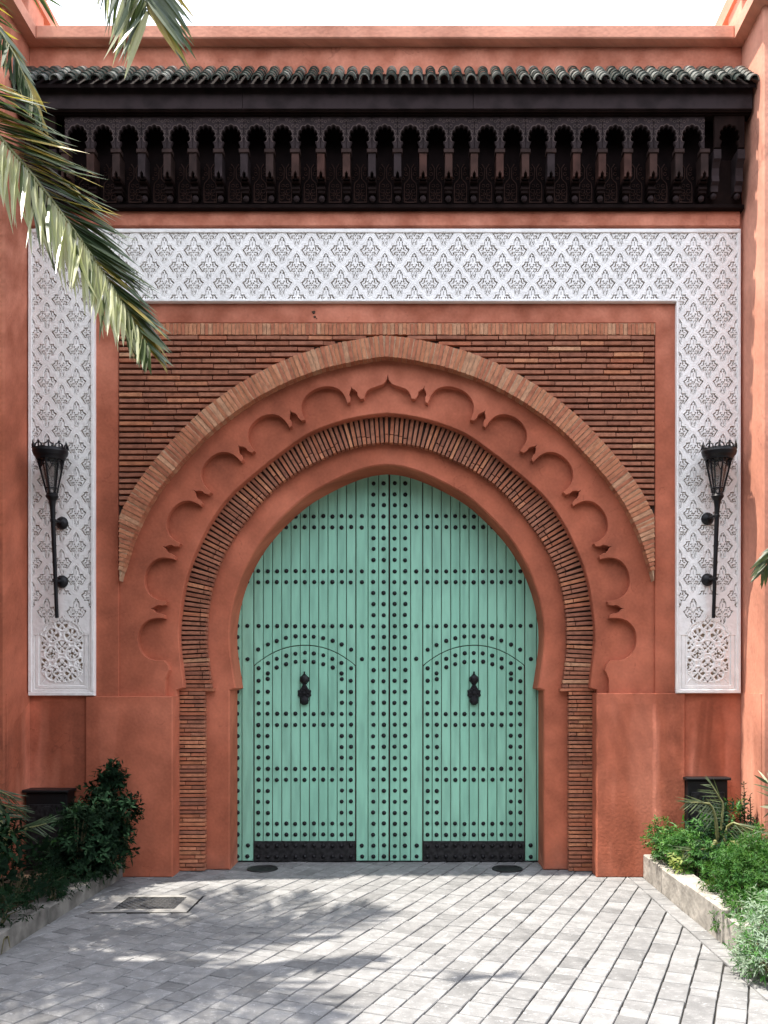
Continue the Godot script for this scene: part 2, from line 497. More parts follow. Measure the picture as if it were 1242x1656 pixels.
func along_curve(c: PackedVector2Array, pitch: float) -> Array:
	# [point, tangent] every pitch metres, centred on the middle
	var out := []
	var total := 0.0
	for i in c.size() - 1: total += c[i].distance_to(c[i + 1])
	var n := int(round(total / pitch))
	var step := total / n
	var want := step * 0.5
	var run := 0.0
	for i in c.size() - 1:
		var l := c[i].distance_to(c[i + 1])
		while want <= run + l and out.size() < n:
			var t := (want - run) / l
			var i0: int = max(i - 1, 0); var i1: int = min(i + 2, c.size() - 1)
			out.append([c[i].lerp(c[i + 1], t), (c[i1] - c[i0]).normalized()])
			want += step
		run += l
	return out

func notch_poly(outer_half: float, top: float, bottom_y: float, inner: PackedVector2Array, jamb_half: float, step_y: float, z: float) -> PackedVector2Array:
	# plate from the ground to "top" with an arched opening; coordinates in picture pixels
	var p := PackedVector2Array()
	var gy := bottom_y
	p.append(Vector2(W2(MID - outer_half, 0, z).x, gy))
	p.append(W2(MID - outer_half, top, z))
	p.append(W2(MID + outer_half, top, z))
	p.append(Vector2(W2(MID + outer_half, 0, z).x, gy))
	p.append(Vector2(W2(MID + jamb_half, 0, z).x, gy))
	p.append(W2(MID + jamb_half, step_y, z))
	var q := inner.duplicate()
	q.reverse()
	p.append_array(q)
	p.append(W2(MID - jamb_half, step_y, z))
	p.append(Vector2(W2(MID - jamb_half, 0, z).x, gy))
	return p

func scallop_line(z: float) -> PackedVector2Array:
	# right half read off the photograph: centre ogee, then lobes with little bud-shaped notches between them
	var cusps := [Vector2(681, 643), Vector2(776, 680), Vector2(856, 734), Vector2(924, 804), Vector2(971, 890), Vector2(990, 986)]
	var h := PackedVector2Array()
	for q in [Vector2(627, 606), Vector2(628.5, 614), Vector2(634, 621), Vector2(645, 625), Vector2(656, 629), Vector2(661, 633), Vector2(663.5, 638)]: h.append(q)
	var crowns := [Vector2(741, 628), Vector2(836, 677), Vector2(916, 743), Vector2(978, 830), Vector2(1018, 931), Vector2(1029.5, 1027)]
	var dirs := []
	for k in cusps.size():
		# bud notch at the cusp: a point into the front plate
		var nxt: Vector2 = cusps[min(k + 1, cusps.size() - 1)]
		var prv: Vector2 = cusps[max(k - 1, 0)]
		var t: Vector2 = (nxt - prv).normalized()
		if k == 0: t = (cusps[1] - Vector2(600, 628)).normalized()
		if k == cusps.size() - 1: t = Vector2(0.12, 1).normalized()
		var o := Vector2(t.y, -t.x)
		dirs.append(o)
		var c: Vector2 = cusps[k] - o * 4.0
		h.append(c - t * 14.5 - o * 2.0)
		h.append(c - t * 8.5 - o * 1.0)
		h.append(c - t * 6.0 + o * 6.0)
		h.append(c - t * 6.8 + o * 11.0)
		h.append(c - t * 4.0 + o * 16.0)
		h.append(c - t * 0.8 + o * 19.0)
		h.append(c + o * 23.5)
		h.append(c + t * 0.8 + o * 19.0)
		h.append(c + t * 4.0 + o * 16.0)
		h.append(c + t * 6.8 + o * 11.0)
		h.append(c + t * 6.0 + o * 6.0)
		h.append(c + t * 8.5 - o * 1.0)
		h.append(c + t * 13.5 - o * 2.0)
		# lobe from here to the next cusp
		var a: Vector2 = c + t * 13.5 - o * 2.0
		var b: Vector2
		if k + 1 < cusps.size():
			var t2: Vector2 = (cusps[min(k + 2, cusps.size() - 1)] - cusps[k]).normalized()
			if k + 1 == cusps.size() - 1: t2 = Vector2(0.12, 1).normalized()
			var o2 := Vector2(t2.y, -t2.x)
			b = cusps[k + 1] - o2 * 6.0 - t2 * 14.5
		else:
			b = Vector2(987, 1068)
		var m := (a + b) * 0.5
		var ch := (b - a)
		var oo := Vector2(ch.y, -ch.x).normalized()
		var rise: float = (crowns[k] - m).dot(oo)
		for i in range(1, 20):
			var an := PI * (1.0 - i / 20.0)
			var rad := ch.length() * 0.5
			var ex := cos(an)
			var ey := pow(sin(an), 0.85)
			h.append(m + ch.normalized() * ex * rad * (1.0 + 0.16 * sin(an)) + oo * ey * rise)
	for q in [Vector2(987, 1068), Vector2(981, 1076), Vector2(978.5, 1084), Vector2(982, 1091), Vector2(985, 1099), Vector2(985, 1128)]: h.append(q)
	var out := PackedVector2Array()
	for i in range(h.size() - 1, 0, -1): out.append(W2(2 * 627 - h[i].x - 2.0 * smoothstep(640, 1000, h[i].x), h[i].y, z))
	for q in h: out.append(W2(q.x, q.y, z))
	return out

func gatehouse() -> void:
	var g := thing("gatehouse", "salmon plastered gatehouse front with horseshoe brick arch and white carved frame", "building")
	var P: Material = M.plaster
	# inner plaster ring with the door reveal
	obj("jamb", plate(notch_poly(345, 640, 0.0, arch(PLAS_IN, 0.0), 254, 1117, 0.0), -0.36, 0.0, 0.012), P, g)
	# brick ring over the jambs
	var bed := plate(notch_poly(350, 630, 0.0, arch(RING_IN, 0.045, 4.0), 298, 1120, 0.045), -0.05, 0.045)
	var ring := obj("brick_ring", bed, M.mortar_dark, g)
	rng.seed = 41
	var zr := 0.07
	var cur := arch(RING_IN, zr)
	var Lr := 53.0 * (CD - zr) / F
	for e in along_curve(cur, 7.15 * (CD - zr) / F):
		var p: Vector2 = e[0]
		var t: Vector2 = e[1]
		var o := Vector2(-t.y, t.x)
		var flat := smoothstep(2.05, 1.62, p.y)
		o = o.lerp(Vector2(signf(o.x), 0), flat).normalized()
		var L := Lr + rng.randf_range(-0.004, 0.004)
		var th := 0.0285 + rng.randf_range(-0.002, 0.002)
		var ms: Array = M.brick if rng.randf() < 0.25 else M.brick_dark
		if rng.randf() < 0.03: ms = [M.brick_pale]
		var r := rng.randf()
		if r < 0.6:
			var s := L * rng.randf_range(0.16, 0.3)
			lay(ring, "ring_brick", p + o * s * 0.5, o, s - 0.005, th, zr, 0.06, ms)
			lay(ring, "ring_brick", p + o * (s + (L - s) * 0.5), o, L - s - 0.004, th, zr, 0.06, ms)
		else:
			lay(ring, "ring_brick", p + o * L * 0.5, o, L, th, zr, 0.06, ms)
	for sd in [-1, 1]:
		var x_in := W2(MID + sd * 294.0, 0, zr).x
		var x_out := W2(MID + sd * 339.0, 0, zr).x
		var y_top := W2(0, 1118, zr).y
		var n := 44
		var ph := (y_top - 0.004) / n
		for k in n:
			var y := 0.004 + (k + 0.5) * ph
			var w: float = absf(x_out - x_in)
			var th := ph - 0.0085 + rng.randf_range(-0.0015, 0.0015)
			var ms: Array = M.brick if rng.randf() < 0.5 else M.brick_dark
			var cut := rng.randf_range(0.12, 0.88)
			if rng.randf() < 0.65:
				lay(ring, "pier_brick", Vector2(x_in + sd * w * cut * 0.5, y), Vector2(1, 0), w * cut - 0.004, th, zr, 0.06, ms)
				lay(ring, "pier_brick", Vector2(x_in + sd * w * (cut + (1 - cut) * 0.5), y), Vector2(1, 0), w * (1 - cut) - 0.004, th, zr, 0.06, M.brick)
			else:
				lay(ring, "pier_brick", Vector2(x_in + sd * w * 0.5, y), Vector2(1, 0), w, th, zr, 0.06, ms)
		# springer brick that corbels past the pier
		lay(ring, "pier_brick", Vector2(W2(MID + sd * 311.0, 1115, zr).x, W2(0, 1115.5, zr).y), Vector2(1, 0), 62.0 * (CD - zr) / F, 0.026, zr + 0.004, 0.07, M.brick)
	# scalloped plaster: lobes behind, cusped plate in front
	obj("lobe_panel", plate(notch_poly(446, 560, 0.0, arch(SCAL_IN, 0.15), 340, 1116, 0.15), 0.0, 0.15, 0.006), P, g)
	var z3 := 0.216
	var sc := scallop_line(z3)
	var p3 := PackedVector2Array([W2(MID - 446, 1128, z3), W2(MID - 446, 560, z3), W2(MID + 446, 560, z3), W2(MID + 446, 1128, z3)])
	sc.reverse()
	p3.append_array(sc)
	obj("scalloped_panel", plate(p3, 0.13, z3, 0.003), P, g)
	# brick spandrels
	var z4 := 0.22
	var p4 := PackedVector2Array([W2(MID - 436, 940, z4), W2(MID - 436, 520, z4), W2(MID + 436, 520, z4), W2(MID + 436, 940, z4)])
	var oi := arch(OUT_IN, z4, 6.0, 433.0)
	oi.reverse()
	p4.append_array(oi)
	var sp := obj("brick_spandrel", plate(p4, 0.16, z4), M.mortar_dark, g)
	rng.seed = 42
	var ext := arch(OUT_IN, 0.25, 35.0)
	var row := 0
	var y := 546.0
	while y < 862.0:
		# half width of the arch's back at this height
		var yy := W2(0, y, 0.25).y
		var hw := 0.0
		for i in ext.size() - 1:
			if (ext[i].y - yy) * (ext[i + 1].y - yy) <= 0.0: hw = maxf(hw, absf((ext[i].x + ext[i + 1].x) * 0.5 - W2(MID, 0, 0.25).x))
		var edge: float = 433.0 * (CD - 0.25) / F
		var mx := W2(MID, 0, 0.25).x
		var pieces := []
		if hw < 0.02: pieces.append([-edge, edge])
		elif hw < edge - 0.02: pieces = [[-edge, -hw + 0.03], [hw - 0.03, edge]]
		for pc in pieces:
			var x: float = pc[0]
			while x < pc[1] - 0.02:
				var l := rng.randf_range(0.19, 0.29)
				if x + l > pc[1] - 0.08: l = pc[1] - x
				var ms: Array = M.brick_dark if rng.randf() < 0.88 else M.brick
				if rng.randf() < 0.02: ms = [M.brick_pale]
				lay(sp, "spandrel_brick", Vector2(mx + x + l * 0.5, yy + rng.randf_range(-0.001, 0.001)), Vector2(1, rng.randf_range(-0.004, 0.004)), l - 0.003, 0.032 + rng.randf_range(-0.0015, 0.0015), 0.256, 0.05, ms)
				x += l
		y += 9.25
		row += 1
	# soldier course above
	var so := obj("soldier_course", plate(prect(MID - 434, 523, MID + 434, 541, 0.25), 0.2, 0.25), M.mortar, g)
	var x0 := W2(MID - 433, 0, 0.257).x
	var x1 := W2(MID + 433, 0, 0.257).x
	var n2 := 138
	for k in n2:
		var x := lerpf(x0, x1, (k + 0.5) / n2)
		lay(so, "soldier_brick", Vector2(x, W2(0, 532, 0.257).y + rng.randf_range(-0.002, 0.002)), Vector2(0, 1), 0.096, (x1 - x0) / n2 - 0.004, 0.258, 0.05, M.brick if rng.randf() < 0.85 else [M.brick_pale])
	# outer brick arch, flush pale joints
	var z5 := 0.305
	var a_in := arch(OUT_IN, z5, 1.0, 433.0)
	var a_out := arch(OUT_IN, z5, 34.0, 433.0)
	var p5 := a_in.duplicate()
	a_out.reverse()
	p5.append_array(a_out)
	var oa := obj("brick_arch", plate(p5, 0.19, z5), M.mortar, g)
	rng.seed = 43
	var hmax := 433.0 * (CD - z5) / F
	var mx2 := W2(MID, 0, z5).x
	for e in along_curve(arch(OUT_IN, z5 + 0.006, 0.0, 436.0), 7.0 * (CD - z5) / F):
		var p: Vector2 = e[0]
		var t: Vector2 = e[1]
		var o := Vector2(-t.y, t.x)
		var L := 35.0 * (CD - z5) / F
		if absf(o.x) > 0.2: L = minf(L, (hmax - absf(p.x - mx2)) / absf(o.x))
		if L < 0.03: continue
		L += rng.randf_range(-0.003, 0.002)
		lay(oa, "arch_brick", p + o * L * 0.5, o, L, 0.0335 + rng.randf_range(-0.003, 0.001), z5 + 0.007, 0.09, M.brick if rng.randf() < 0.88 else [M.brick_pale])
	# the wall round it all
	var zw := 0.24
	var wl := W2(MID - 434, 522, zw)
	var wr := W2(MID + 434, 522, zw)
	var wall := PackedVector2Array([Vector2(-3.0, 0), Vector2(-3.0, 7.0), Vector2(3.0, 7.0), Vector2(3.0, 0), Vector2(wr.x, 0), wr, wl, Vector2(wl.x, 0)])
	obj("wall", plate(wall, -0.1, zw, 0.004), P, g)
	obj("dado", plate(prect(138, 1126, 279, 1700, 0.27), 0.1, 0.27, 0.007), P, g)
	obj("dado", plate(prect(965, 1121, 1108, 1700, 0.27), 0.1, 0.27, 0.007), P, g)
	obj("string_course", plate(prect(46, 338, 1197, 366, 0.28), 0.1, 0.285, 0.006), P, g)
	var cp := W2(0, 40, 0.34); var cb := W2(0, 61, 0.34)
	obj("coping", boxm(Vector3(-2.9, cb.y, -0.4), Vector3(2.9, cp.y, 0.34), 0.008), M.plaster_pale, g)
	chip(g)
	obj("back_wall", boxm(Vector3(-3.0, 0, -0.9), Vector3(3.0, 6.98, -0.6)), P, g)
	carved_frame(g)

func chip(g: Node) -> void:
	# a knocked-out spot in the plaster above the arch
	rng.seed = 47
	var mb := MB.new()
	for e in [[507.0, 505.0, 0.017], [509.0, 512.0, 0.012], [512.0, 515.0, 0.006]]:
		var c := W2(e[0], e[1], 0.2415)
		var ps := PackedVector2Array()
		for k in 9: ps.append(c + Vector2(cos(TAU * k / 9.0), sin(TAU * k / 9.0)) * e[2] * rng.randf_range(0.6, 1.2))
		for k in 9: mb.tri(Vector3(c.x, c.y, 0.2425), Vector3(ps[k].x, ps[k].y, 0.2425), Vector3(ps[(k + 1) % 9].x, ps[(k + 1) % 9].y, 0.2425), Vector3(0, 0, 1))
	obj("chip", mb.mesh(), M.soil, g)

func dist_poly(p: Vector2, poly: PackedVector2Array) -> float:
	# signed: negative inside
	var best := 1e9
	for i in poly.size():
		var a := poly[i]; var b := poly[(i + 1) % poly.size()]
		var ab := b - a
		var t := clampf((p - a).dot(ab) / ab.length_squared(), 0, 1)
		best = minf(best, p.distance_squared_to(a + ab * t))
	best = sqrt(best)
	return -best if Geometry2D.is_point_in_polygon(p, poly) else best

func mirrored(h: Array) -> PackedVector2Array:
	var out := PackedVector2Array()
	for q in h: out.append(q)
	for i in range(h.size() - 1, -1, -1):
		if h[i].x > 0.5: out.append(Vector2(-h[i].x, h[i].y))
	return out

func height_mesh(nx: int, ny: int, w: float, h: float, f: Callable) -> Array:
	# relief as real geometry on a grid: [white face, cut floors darkened with shade and dirt]
	var hs := PackedFloat32Array()
	hs.resize((nx + 1) * (ny + 1))
	for j in ny + 1:
		for i in nx + 1:
			hs[j * (nx + 1) + i] = f.call((float(i) / nx - 0.5) * w, (float(j) / ny - 0.5) * h)
	var mb := MB.new()
	var cut_floor := MB.new()
	for j in ny:
		for i in nx:
			var c := []
			var lowest := 0.0
			for q in [[i, j], [i + 1, j], [i + 1, j + 1], [i, j + 1]]:
				var z: float = hs[q[1] * (nx + 1) + q[0]]
				lowest += z * 0.25
				c.append(Vector3((float(q[0]) / nx - 0.5) * w, (float(q[1]) / ny - 0.5) * h, z))
			var b := cut_floor if lowest < -0.0155 else mb
			b.quad(c[0], c[1], c[2], c[3], Vector3(0, 0, 1))
	return [mb.mesh(), cut_floor.mesh()]

func two(called: String, ms: Array, parent: Node, at: Transform3D) -> void:
	var am := ArrayMesh.new()
	if not M.has("two_" + called):
		for k in 2:
			if ms[k].get_surface_count() > 0: am.add_surface_from_arrays(Mesh.PRIMITIVE_TRIANGLES, ms[k].surface_get_arrays(0))
		am.surface_set_material(0, M.stucco)
		if am.get_surface_count() > 1: am.surface_set_material(1, M.stucco_shade_dirt)
		M["two_" + called] = am
	var o := MeshInstance3D.new()
	o.name = part_name(called, parent)
	o.mesh = M["two_" + called]
	o.transform = at
	parent.add_child(o, true)

func carved_frame(g: Node) -> void:
	var zf := 0.276
	# motif outline in 1/11.83 of a picture pixel, y down, mirrored
	var ol := mirrored([Vector2(0, -253), Vector2(28, -225), Vector2(48, -190), Vector2(60, -150), Vector2(62, -82), Vector2(136, -86), Vector2(136, -42), Vector2(165, -22), Vector2(194, 0), Vector2(172, 30), Vector2(150, 65), Vector2(130, 97), Vector2(115, 118), Vector2(85, 112), Vector2(60, 104), Vector2(53, 125), Vector2(53, 170), Vector2(45, 205), Vector2(25, 230), Vector2(0, 242)])
	var unit := 5.2e-3 / 11.83
	var cuts := [[40, -28, 13, 13], [82, -30, 9, 30], [62, 46, 34, 9], [108, 8, 20, 7], [36, 92, 11, 11], [0, -110, 6, 34], [20, 10, 12, 12], [24, 172, 7, 26], [22, -185, 6, 20], [0, 45, 9, 12], [0, 130, 5, 24], [92, 72, 9, 16]]
	var cw := 47.56 * (CD - zf) / F
	var chh := 53.2 * (CD - zf) / F
	var pw := cw / unit
	var ph := chh / unit
	var cen := [Vector2(0, 0), Vector2(-pw / 2, -ph / 2), Vector2(pw / 2, -ph / 2), Vector2(-pw / 2, ph / 2), Vector2(pw / 2, ph / 2)]
	var f := func(x: float, y: float) -> float:
		var best := 1e9
		var at := Vector2.ZERO
		for c in cen:
			var q: Vector2 = Vector2(x / unit, -y / unit) - c
			q.y -= 6.0
			if absf(q.x) > 300 or absf(q.y) > 330: continue
			var d := dist_poly(q, ol)
			if d < best:
				best = d; at = q
		if best > 0.0:
			return -0.0032 * (1.0 - smoothstep(1.5, 4.5, absf(best - 27.0)))
		var gap := 8.0
		if at.y > -95.0 and at.y < 125.0 and absf(at.x) > 58.0: gap = 16.0
		if best > -gap: return -0.022
		for c in cuts:
			var e := Vector2((absf(at.x) - c[0]) / c[2], (at.y - c[1]) / c[3])
			if e.length() < 1.1: return -0.020
		return -0.003 - 0.005 * smoothstep(60.0, 0.0, -best)
	var cell := height_mesh(68, 76, cw, chh, f)
	var fr := obj("carved_frame", plate(PackedVector2Array([W2(45.5, 1125, 0.243), W2(45.5, 370, 0.243), W2(1198, 370, 0.243), W2(1198, 1121, 0.243), W2(1094, 1121, 0.243), W2(1094, 487, 0.243), W2(152.5, 487, 0.243), W2(152.5, 1125, 0.243)]), 0.22, 0.2435), M.stucco, g)
	for i in 24:
		for j in 2:
			var p := W(51.5 + (i + 0.5) * 47.56, 376.5 + (j + 0.5) * 53.2, zf)
			two("carved_tile", cell, fr, Transform3D(Basis.IDENTITY, p))
	for s in [99.2, 1145.3]:
		for i in 2:
			for j in 10:
				if j == 9: continue
				var p := W(s + (i - 0.5) * 47.56, 376.5 + (j + 2.5) * 53.2, zf)
				two("carved_tile", cell, fr, Transform3D(Basis.IDENTITY, p))
	# end panels: arched cartouche of scrollwork under the last course
	var ew := 95.1 * (CD - zf) / F
	var y0 := 376.5 + 11 * 53.2
	var eh := (1119.0 - y0) * (CD - zf) / F
	var cart := func(x: float, y: float) -> float:
		# unit: picture pixels, origin at the middle; y down from the top of this piece
		var k := (CD - zf) / F
		var q := Vector2(absf(x) / k, -y / k + (1119.0 - y0) * 0.5)
		var yy := q.y + y0
		# arch-headed field: straight sides to 1022, cusped head to 996
		var half := 33.0
		if yy < 1024.0: half = 33.0 - 5.0 * smoothstep(1024, 1020, yy)
		if yy < 1019.0: half = 28.0 * sqrt(maxf(0.0, 1.0 - pow((1019.0 - yy) / 15.0, 2.0)))
		if yy < 1008.0: half = maxf(half, 8.0 * (1.0 - (1008.0 - yy) / 13.0)) if yy > 995.0 else 0.0
		var inside := minf(half - q.x, 1104.0 - yy)
		if half <= 0.0: inside = -20.0
		if inside < 0.0:
			# nested fillets round the field below, plain above
			if yy > 1027.0:
				var e := maxf(q.x - 33.0, yy - 1104.0)
				if e < 3.0: return -0.012
				if e < 4.2: return -0.016
				if e < 9.5: return -0.004
				if e < 10.6: return -0.012
				return 0.0
			var e2 := -inside
			if e2 > 2.5 and e2 < 3.6: return -0.006
			var dd := 1e9
			for c in [Vector2(23.8, y0 - 26.6 + 53.2), Vector2(47.56, y0)]:
				var mq: Vector2 = (Vector2(q.x, yy) - c) * 11.83
				mq.y -= 6.0
				if yy < 1022.0: dd = minf(dd, dist_poly(mq, ol))
			if dd < 0.0 and e2 > 5.0:
				if dd > -13.0: return -0.022
				for c in cuts:
					for mc in [Vector2(23.8, y0 - 26.6 + 53.2), Vector2(47.56, y0)]:
						var at: Vector2 = (Vector2(q.x, yy) - mc) * 11.83
						if Vector2((absf(at.x) - c[0]) / c[2], (at.y - 6.0 - c[1]) / c[3]).length() < 1.0: return -0.022
				return -0.004
			return 0.0
		# scrollwork: pierced rosettes joined by ribs
		var h := -0.012
		var rows := [[15.0, 1027.0], [0.0, 1046.0], [17.0, 1057.0], [0.0, 1075.0], [15.0, 1089.0], [0.0, 1103.0], [32.0, 1040.0], [32.0, 1075.0], [0.0, 1008.0]]
		for r in rows:
			var d := Vector2(q.x - r[0], yy - r[1])
			var l := d.length()
			if l < 13.0:
				var an := atan2(d.y, d.x)
				if l > 10.6: h = maxf(h, -0.004)
				elif l < 9.6:
					var pet := cos(an * 5.0 + 0.4)
					if l > 2.2 and l < 4.6 + 3.4 * pet: h = maxf(h, -0.005)
					elif l < 2.2: h = -0.022
					else: h = -0.022 if pet < 0.1 else h
		var rib := absf(fposmod(q.x + 0.9 * yy, 17.0) - 8.5)
		var rib2 := absf(fposmod(q.x - 0.9 * yy, 17.0) - 8.5)
		if minf(rib, rib2) < 1.5: h = maxf(h, -0.007)
		return h
	var cm := height_mesh(120, 150, ew, eh, cart)
	for s in [99.2, 1145.3]:
		var p := W(s, (y0 + 1119.0) * 0.5, zf)
		two("carved_cartouche", cm, fr, Transform3D(Basis.IDENTITY, p))
	# fillet frame round the carving
	var bars := [[45.5, 370, 1198, 376.2], [45.5, 376.4, 51.3, 1119], [1193, 376.4, 1198, 1115], [152.5 - 5.6, 483.2, 1094 + 5.0, 487.5], [147.0, 487.7, 152.5, 1119], [1094.0, 487.7, 1097.6, 1115], [45.5, 1119.2, 152.5, 1125], [1094, 1115.2, 1198, 1121]]
	for b in bars:
		obj("fillet", plate(prect(b[0], b[1], b[2], b[3], 0.28), 0.22, 0.285, 0.004), M.stucco, fr)

# ------------------------------------------------------------------ side walls
func side_wall(sd: int) -> void:
	var t := thing("side_wall", "sunlit return wall with slotted parapet right of the carved frame" if sd > 0 else "shaded return wall with slotted parapet left of the carved frame", "wall", Vector3.ZERO, "walls flanking the gatehouse")
	var mb := MB.new()
	var a := Vector3(3.0, 0, -3.0); var b := Vector3(6.5, 7.0, 0.665)
	if sd < 0:
		a = Vector3(-6.5, 0, -3.0); b = Vector3(-3.0, 7.0, 0.665)
	mb.box(a, b, 0.012)
	var pm: Material = M.plaster_pale if sd > 0 else M.plaster  # right return paler than left: sunlit and shaded look put into the colour
	obj("wall", mb.mesh(), pm, t)
	var xi := 3.0 * sd
	# projecting band, then posts with slots between, then a rail
	var y0 := W2(0, 61, 0.34).y; var y1 := W2(0, 40, 0.34).y
	var lo := Vector3(minf(xi - sd * 0.1, xi + sd * 3.5), y0, -3.0); var hi := Vector3(maxf(xi - sd * 0.1, xi + sd * 3.5), y1, 0.765)
	lo.x = minf(xi - sd * 0.098, xi + sd * 3.5); hi.x = maxf(xi - sd * 0.098, xi + sd * 3.5)
	obj("band", boxm(lo, hi, 0.008), M.plaster_pale, t)
	var z := -2.9
	while z < 0.6:
		obj("post", boxm(Vector3(minf(xi - sd * 0.06, xi + sd * 0.2), y1 + 0.002, z), Vector3(maxf(xi - sd * 0.06, xi + sd * 0.2), y1 + 0.25, z + 0.28), 0.006), M.plaster_pale, t)
		z += 0.5
	obj("rail", boxm(Vector3(minf(xi - sd * 0.085, xi + sd * 0.24), y1 + 0.252, -3.0), Vector3(maxf(xi - sd * 0.085, xi + sd * 0.24), y1 + 0.39, 0.74), 0.008), M.plaster_pale, t)
	var lx := 3.003 * sd
	obj("ledge", boxm(Vector3(minf(lx, lx - sd * 0.012), 0.0, 0.245), Vector3(maxf(lx, lx - sd * 0.012), W2(0, 1121, 0.3).y, 0.64), 0.004), pm, t)

# ------------------------------------------------------------------ gate
func stud_mesh() -> ArrayMesh:
	var mb := MB.new()
	var pr := PackedVector2Array([Vector2(0.0205, 0.0), Vector2(0.0195, 0.006), Vector2(0.0135, 0.0125), Vector2(0.0, 0.0155)])
	var segs := 8
	for i in 3:
		for k in segs:
			var a0 := TAU * k / segs; var a1 := TAU * (k + 1) / segs
			var q := []
			var nn := []
			for e in [[i, a0], [i, a1], [i + 1, a1], [i + 1, a0]]:
				var d := Vector3(cos(e[1]), sin(e[1]), 0)
				q.append(d * pr[e[0]].x + Vector3(0, 0, pr[e[0]].y))
				nn.append((d * pr[e[0]].x + Vector3(0, 0, 0.004 + pr[e[0]].y * 0.7)).normalized())
			mb.quads(q[0], q[1], q[2], q[3], nn[0], nn[1], nn[2], nn[3])
	return mb.mesh()

func gate_leaf(sd: int, studm: ArrayMesh) -> void:
	var zd := -0.32
	var mid := 629.5
	var t := thing("gate_leaf", "left leaf of the mint green studded gate, knocker nearer the left jamb" if sd < 0 else "right leaf of the mint green studded gate, knocker nearer the right jamb", "gate", Vector3.ZERO, "leaves of the green gate")
	rng.seed = 500 + sd
	var lines := [0.8, 17.3, 34.4, 53.8]          # plank edges, distance from the seam
	var wick := []
	for k in 12: wick.append(54.4 + (219.0 - 54.4) * k / 11.0)
	var y_bot := 1392.0
	var ybm := W2(0, y_bot, zd).y
	var topf := func(hx: float) -> float: return 740.0
	var px := func(h: float) -> float: return W2(mid + sd * h, 0, zd).x
	var back := rect(minf(px.call(0.5), px.call(262)), ybm, maxf(px.call(0.5), px.call(262)), W2(0, 735, zd).y)
	obj("frame", plate(back, zd - 0.06, zd - 0.014), M.mortar_dark, t)
	var plank := func(parent: Node, h0: float, h1: float, poly_top: Array, bottom: float, z: float) -> void:
		var g := 0.55
		var pts := PackedVector2Array()
		pts.append(Vector2(px.call(h0 + g), W2(0, bottom, zd).y))
		for q in poly_top: pts.append(Vector2(px.call(clampf(q.x, h0 + g, h1 - g)), W2(0, q.y, zd).y))
		pts.append(Vector2(px.call(h1 - g), W2(0, bottom, zd).y))
		obj("plank", plate(pts, z - 0.02, z + rng.randf_range(-0.0015, 0.0015), 0.0035), M.green[rng.randi() % 3], parent)
	# wicket arch line: apex 1043.5 at the middle, 1076 at the sides
	var wm: float = (wick[0] + wick[11]) * 0.5
	var wa := func(h: float) -> float: return 1043.5 + 33.0 * pow(absf(h - wm) / 82.3, 2.1)
	for k in 3: plank.call(t, lines[k], lines[k + 1], [Vector2(lines[k], 745), Vector2(lines[k + 1], 745)], y_bot, zd)
	plank.call(t, 219.6, 238.5, [Vector2(0, 850), Vector2(999, 850)], y_bot, zd)
	plank.call(t, 238.5, 256.0, [Vector2(0, 900), Vector2(999, 900)], y_bot, zd)
	for k in 11:
		# leaf planks above the wicket follow its arched head
		var a: float = wick[k]; var b: float = wick[k + 1]
		var pts := PackedVector2Array()
		var g := 0.55
		for i in 5:
			var h := lerpf(a + g, b - g, i / 4.0)
			pts.append(Vector2(px.call(h), W2(0, wa.call(h) - 0.6, zd).y))
		pts.append(Vector2(px.call(b - g), W2(0, 745, zd).y))
		pts.append(Vector2(px.call(a + g), W2(0, 745, zd).y))
		obj("plank", plate(pts, zd - 0.02, zd + rng.randf_range(-0.0015, 0.0015), 0.0035), M.green[rng.randi() % 3], t)
	# wicket door
	var wb := rect(minf(px.call(55.2), px.call(218.2)), W2(0, 1391, zd).y, maxf(px.call(55.2), px.call(218.2)), W2(0, 1090, zd).y)
	var wd := obj("wicket_door", plate(wb, zd - 0.0135, zd - 0.010), M.mortar_dark, t)
	for k in 11:
		var a2: float = wick[k]; var b2: float = wick[k + 1]
		var tp := []
		var e0 := 0.5 if k == 0 else 0.0
		var e1 := 0.5 if k == 10 else 0.0
		for i in 5:
			var h := lerpf(a2, b2, i / 4.0)
			tp.append(Vector2(h, wa.call(h) + 0.9))
		plank.call(wd, a2 + e0, b2 - e1, tp, 1360.5, zd + 0.001)
	var kp := rect(minf(px.call(55.0), px.call(218.4)), W2(0, 1392.5, zd).y, maxf(px.call(55.0), px.call(218.4)), W2(0, 1360, zd).y)
	obj("kick_plate", plate(kp, zd - 0.01, zd + 0.006, 0.002), M.steel_dark, wd)
	# studs
	var stud := func(parent: Node, h: float, y: float, dz := 0.0) -> void:
		var p := W(mid + sd * (h + rng.randf_range(-0.5, 0.5)), y + rng.randf_range(-0.5, 0.5), zd)
		p.z = zd + dz - 0.001
		obj("stud", studm, M.iron, parent, Transform3D(Basis.IDENTITY.scaled(Vector3.ONE * rng.randf_range(0.96, 1.05)), p))
	var ry := func(n: int) -> float: return 781.7 + 17.75 * n
	var pc := []
	for k in 11: pc.append((wick[k] + wick[k + 1]) * 0.5)
	for n in 35:
		for h in [8.8, 25.7]: stud.call(t, h, ry.call(n))
	# rails of studs above the wicket; those hidden by the arch are left out
	var prof := smooth_pts(catmull(PLAS_IN, 5), 4)
	var vis := func(h: float, y: float) -> bool:
		var dx := 0.0
		for q in prof:
			if q.y > y + 16.0: break
			dx = maxf(dx, q.x)
		return h < dx - 1.0
	for n in [3, 4, 8, 9, 13]:
		for h in [44.0] + pc + [229.0, 245.5]:
			if vis.call(h, ry.call(n)): stud.call(t, h, ry.call(n))
	for n in range(14, 35): stud.call(t, 245.5, ry.call(n))
	for h in [44.0, 229.0]:
		for n in [16, 33, 34]: stud.call(t, h if n > 20 else h, ry.call(n))
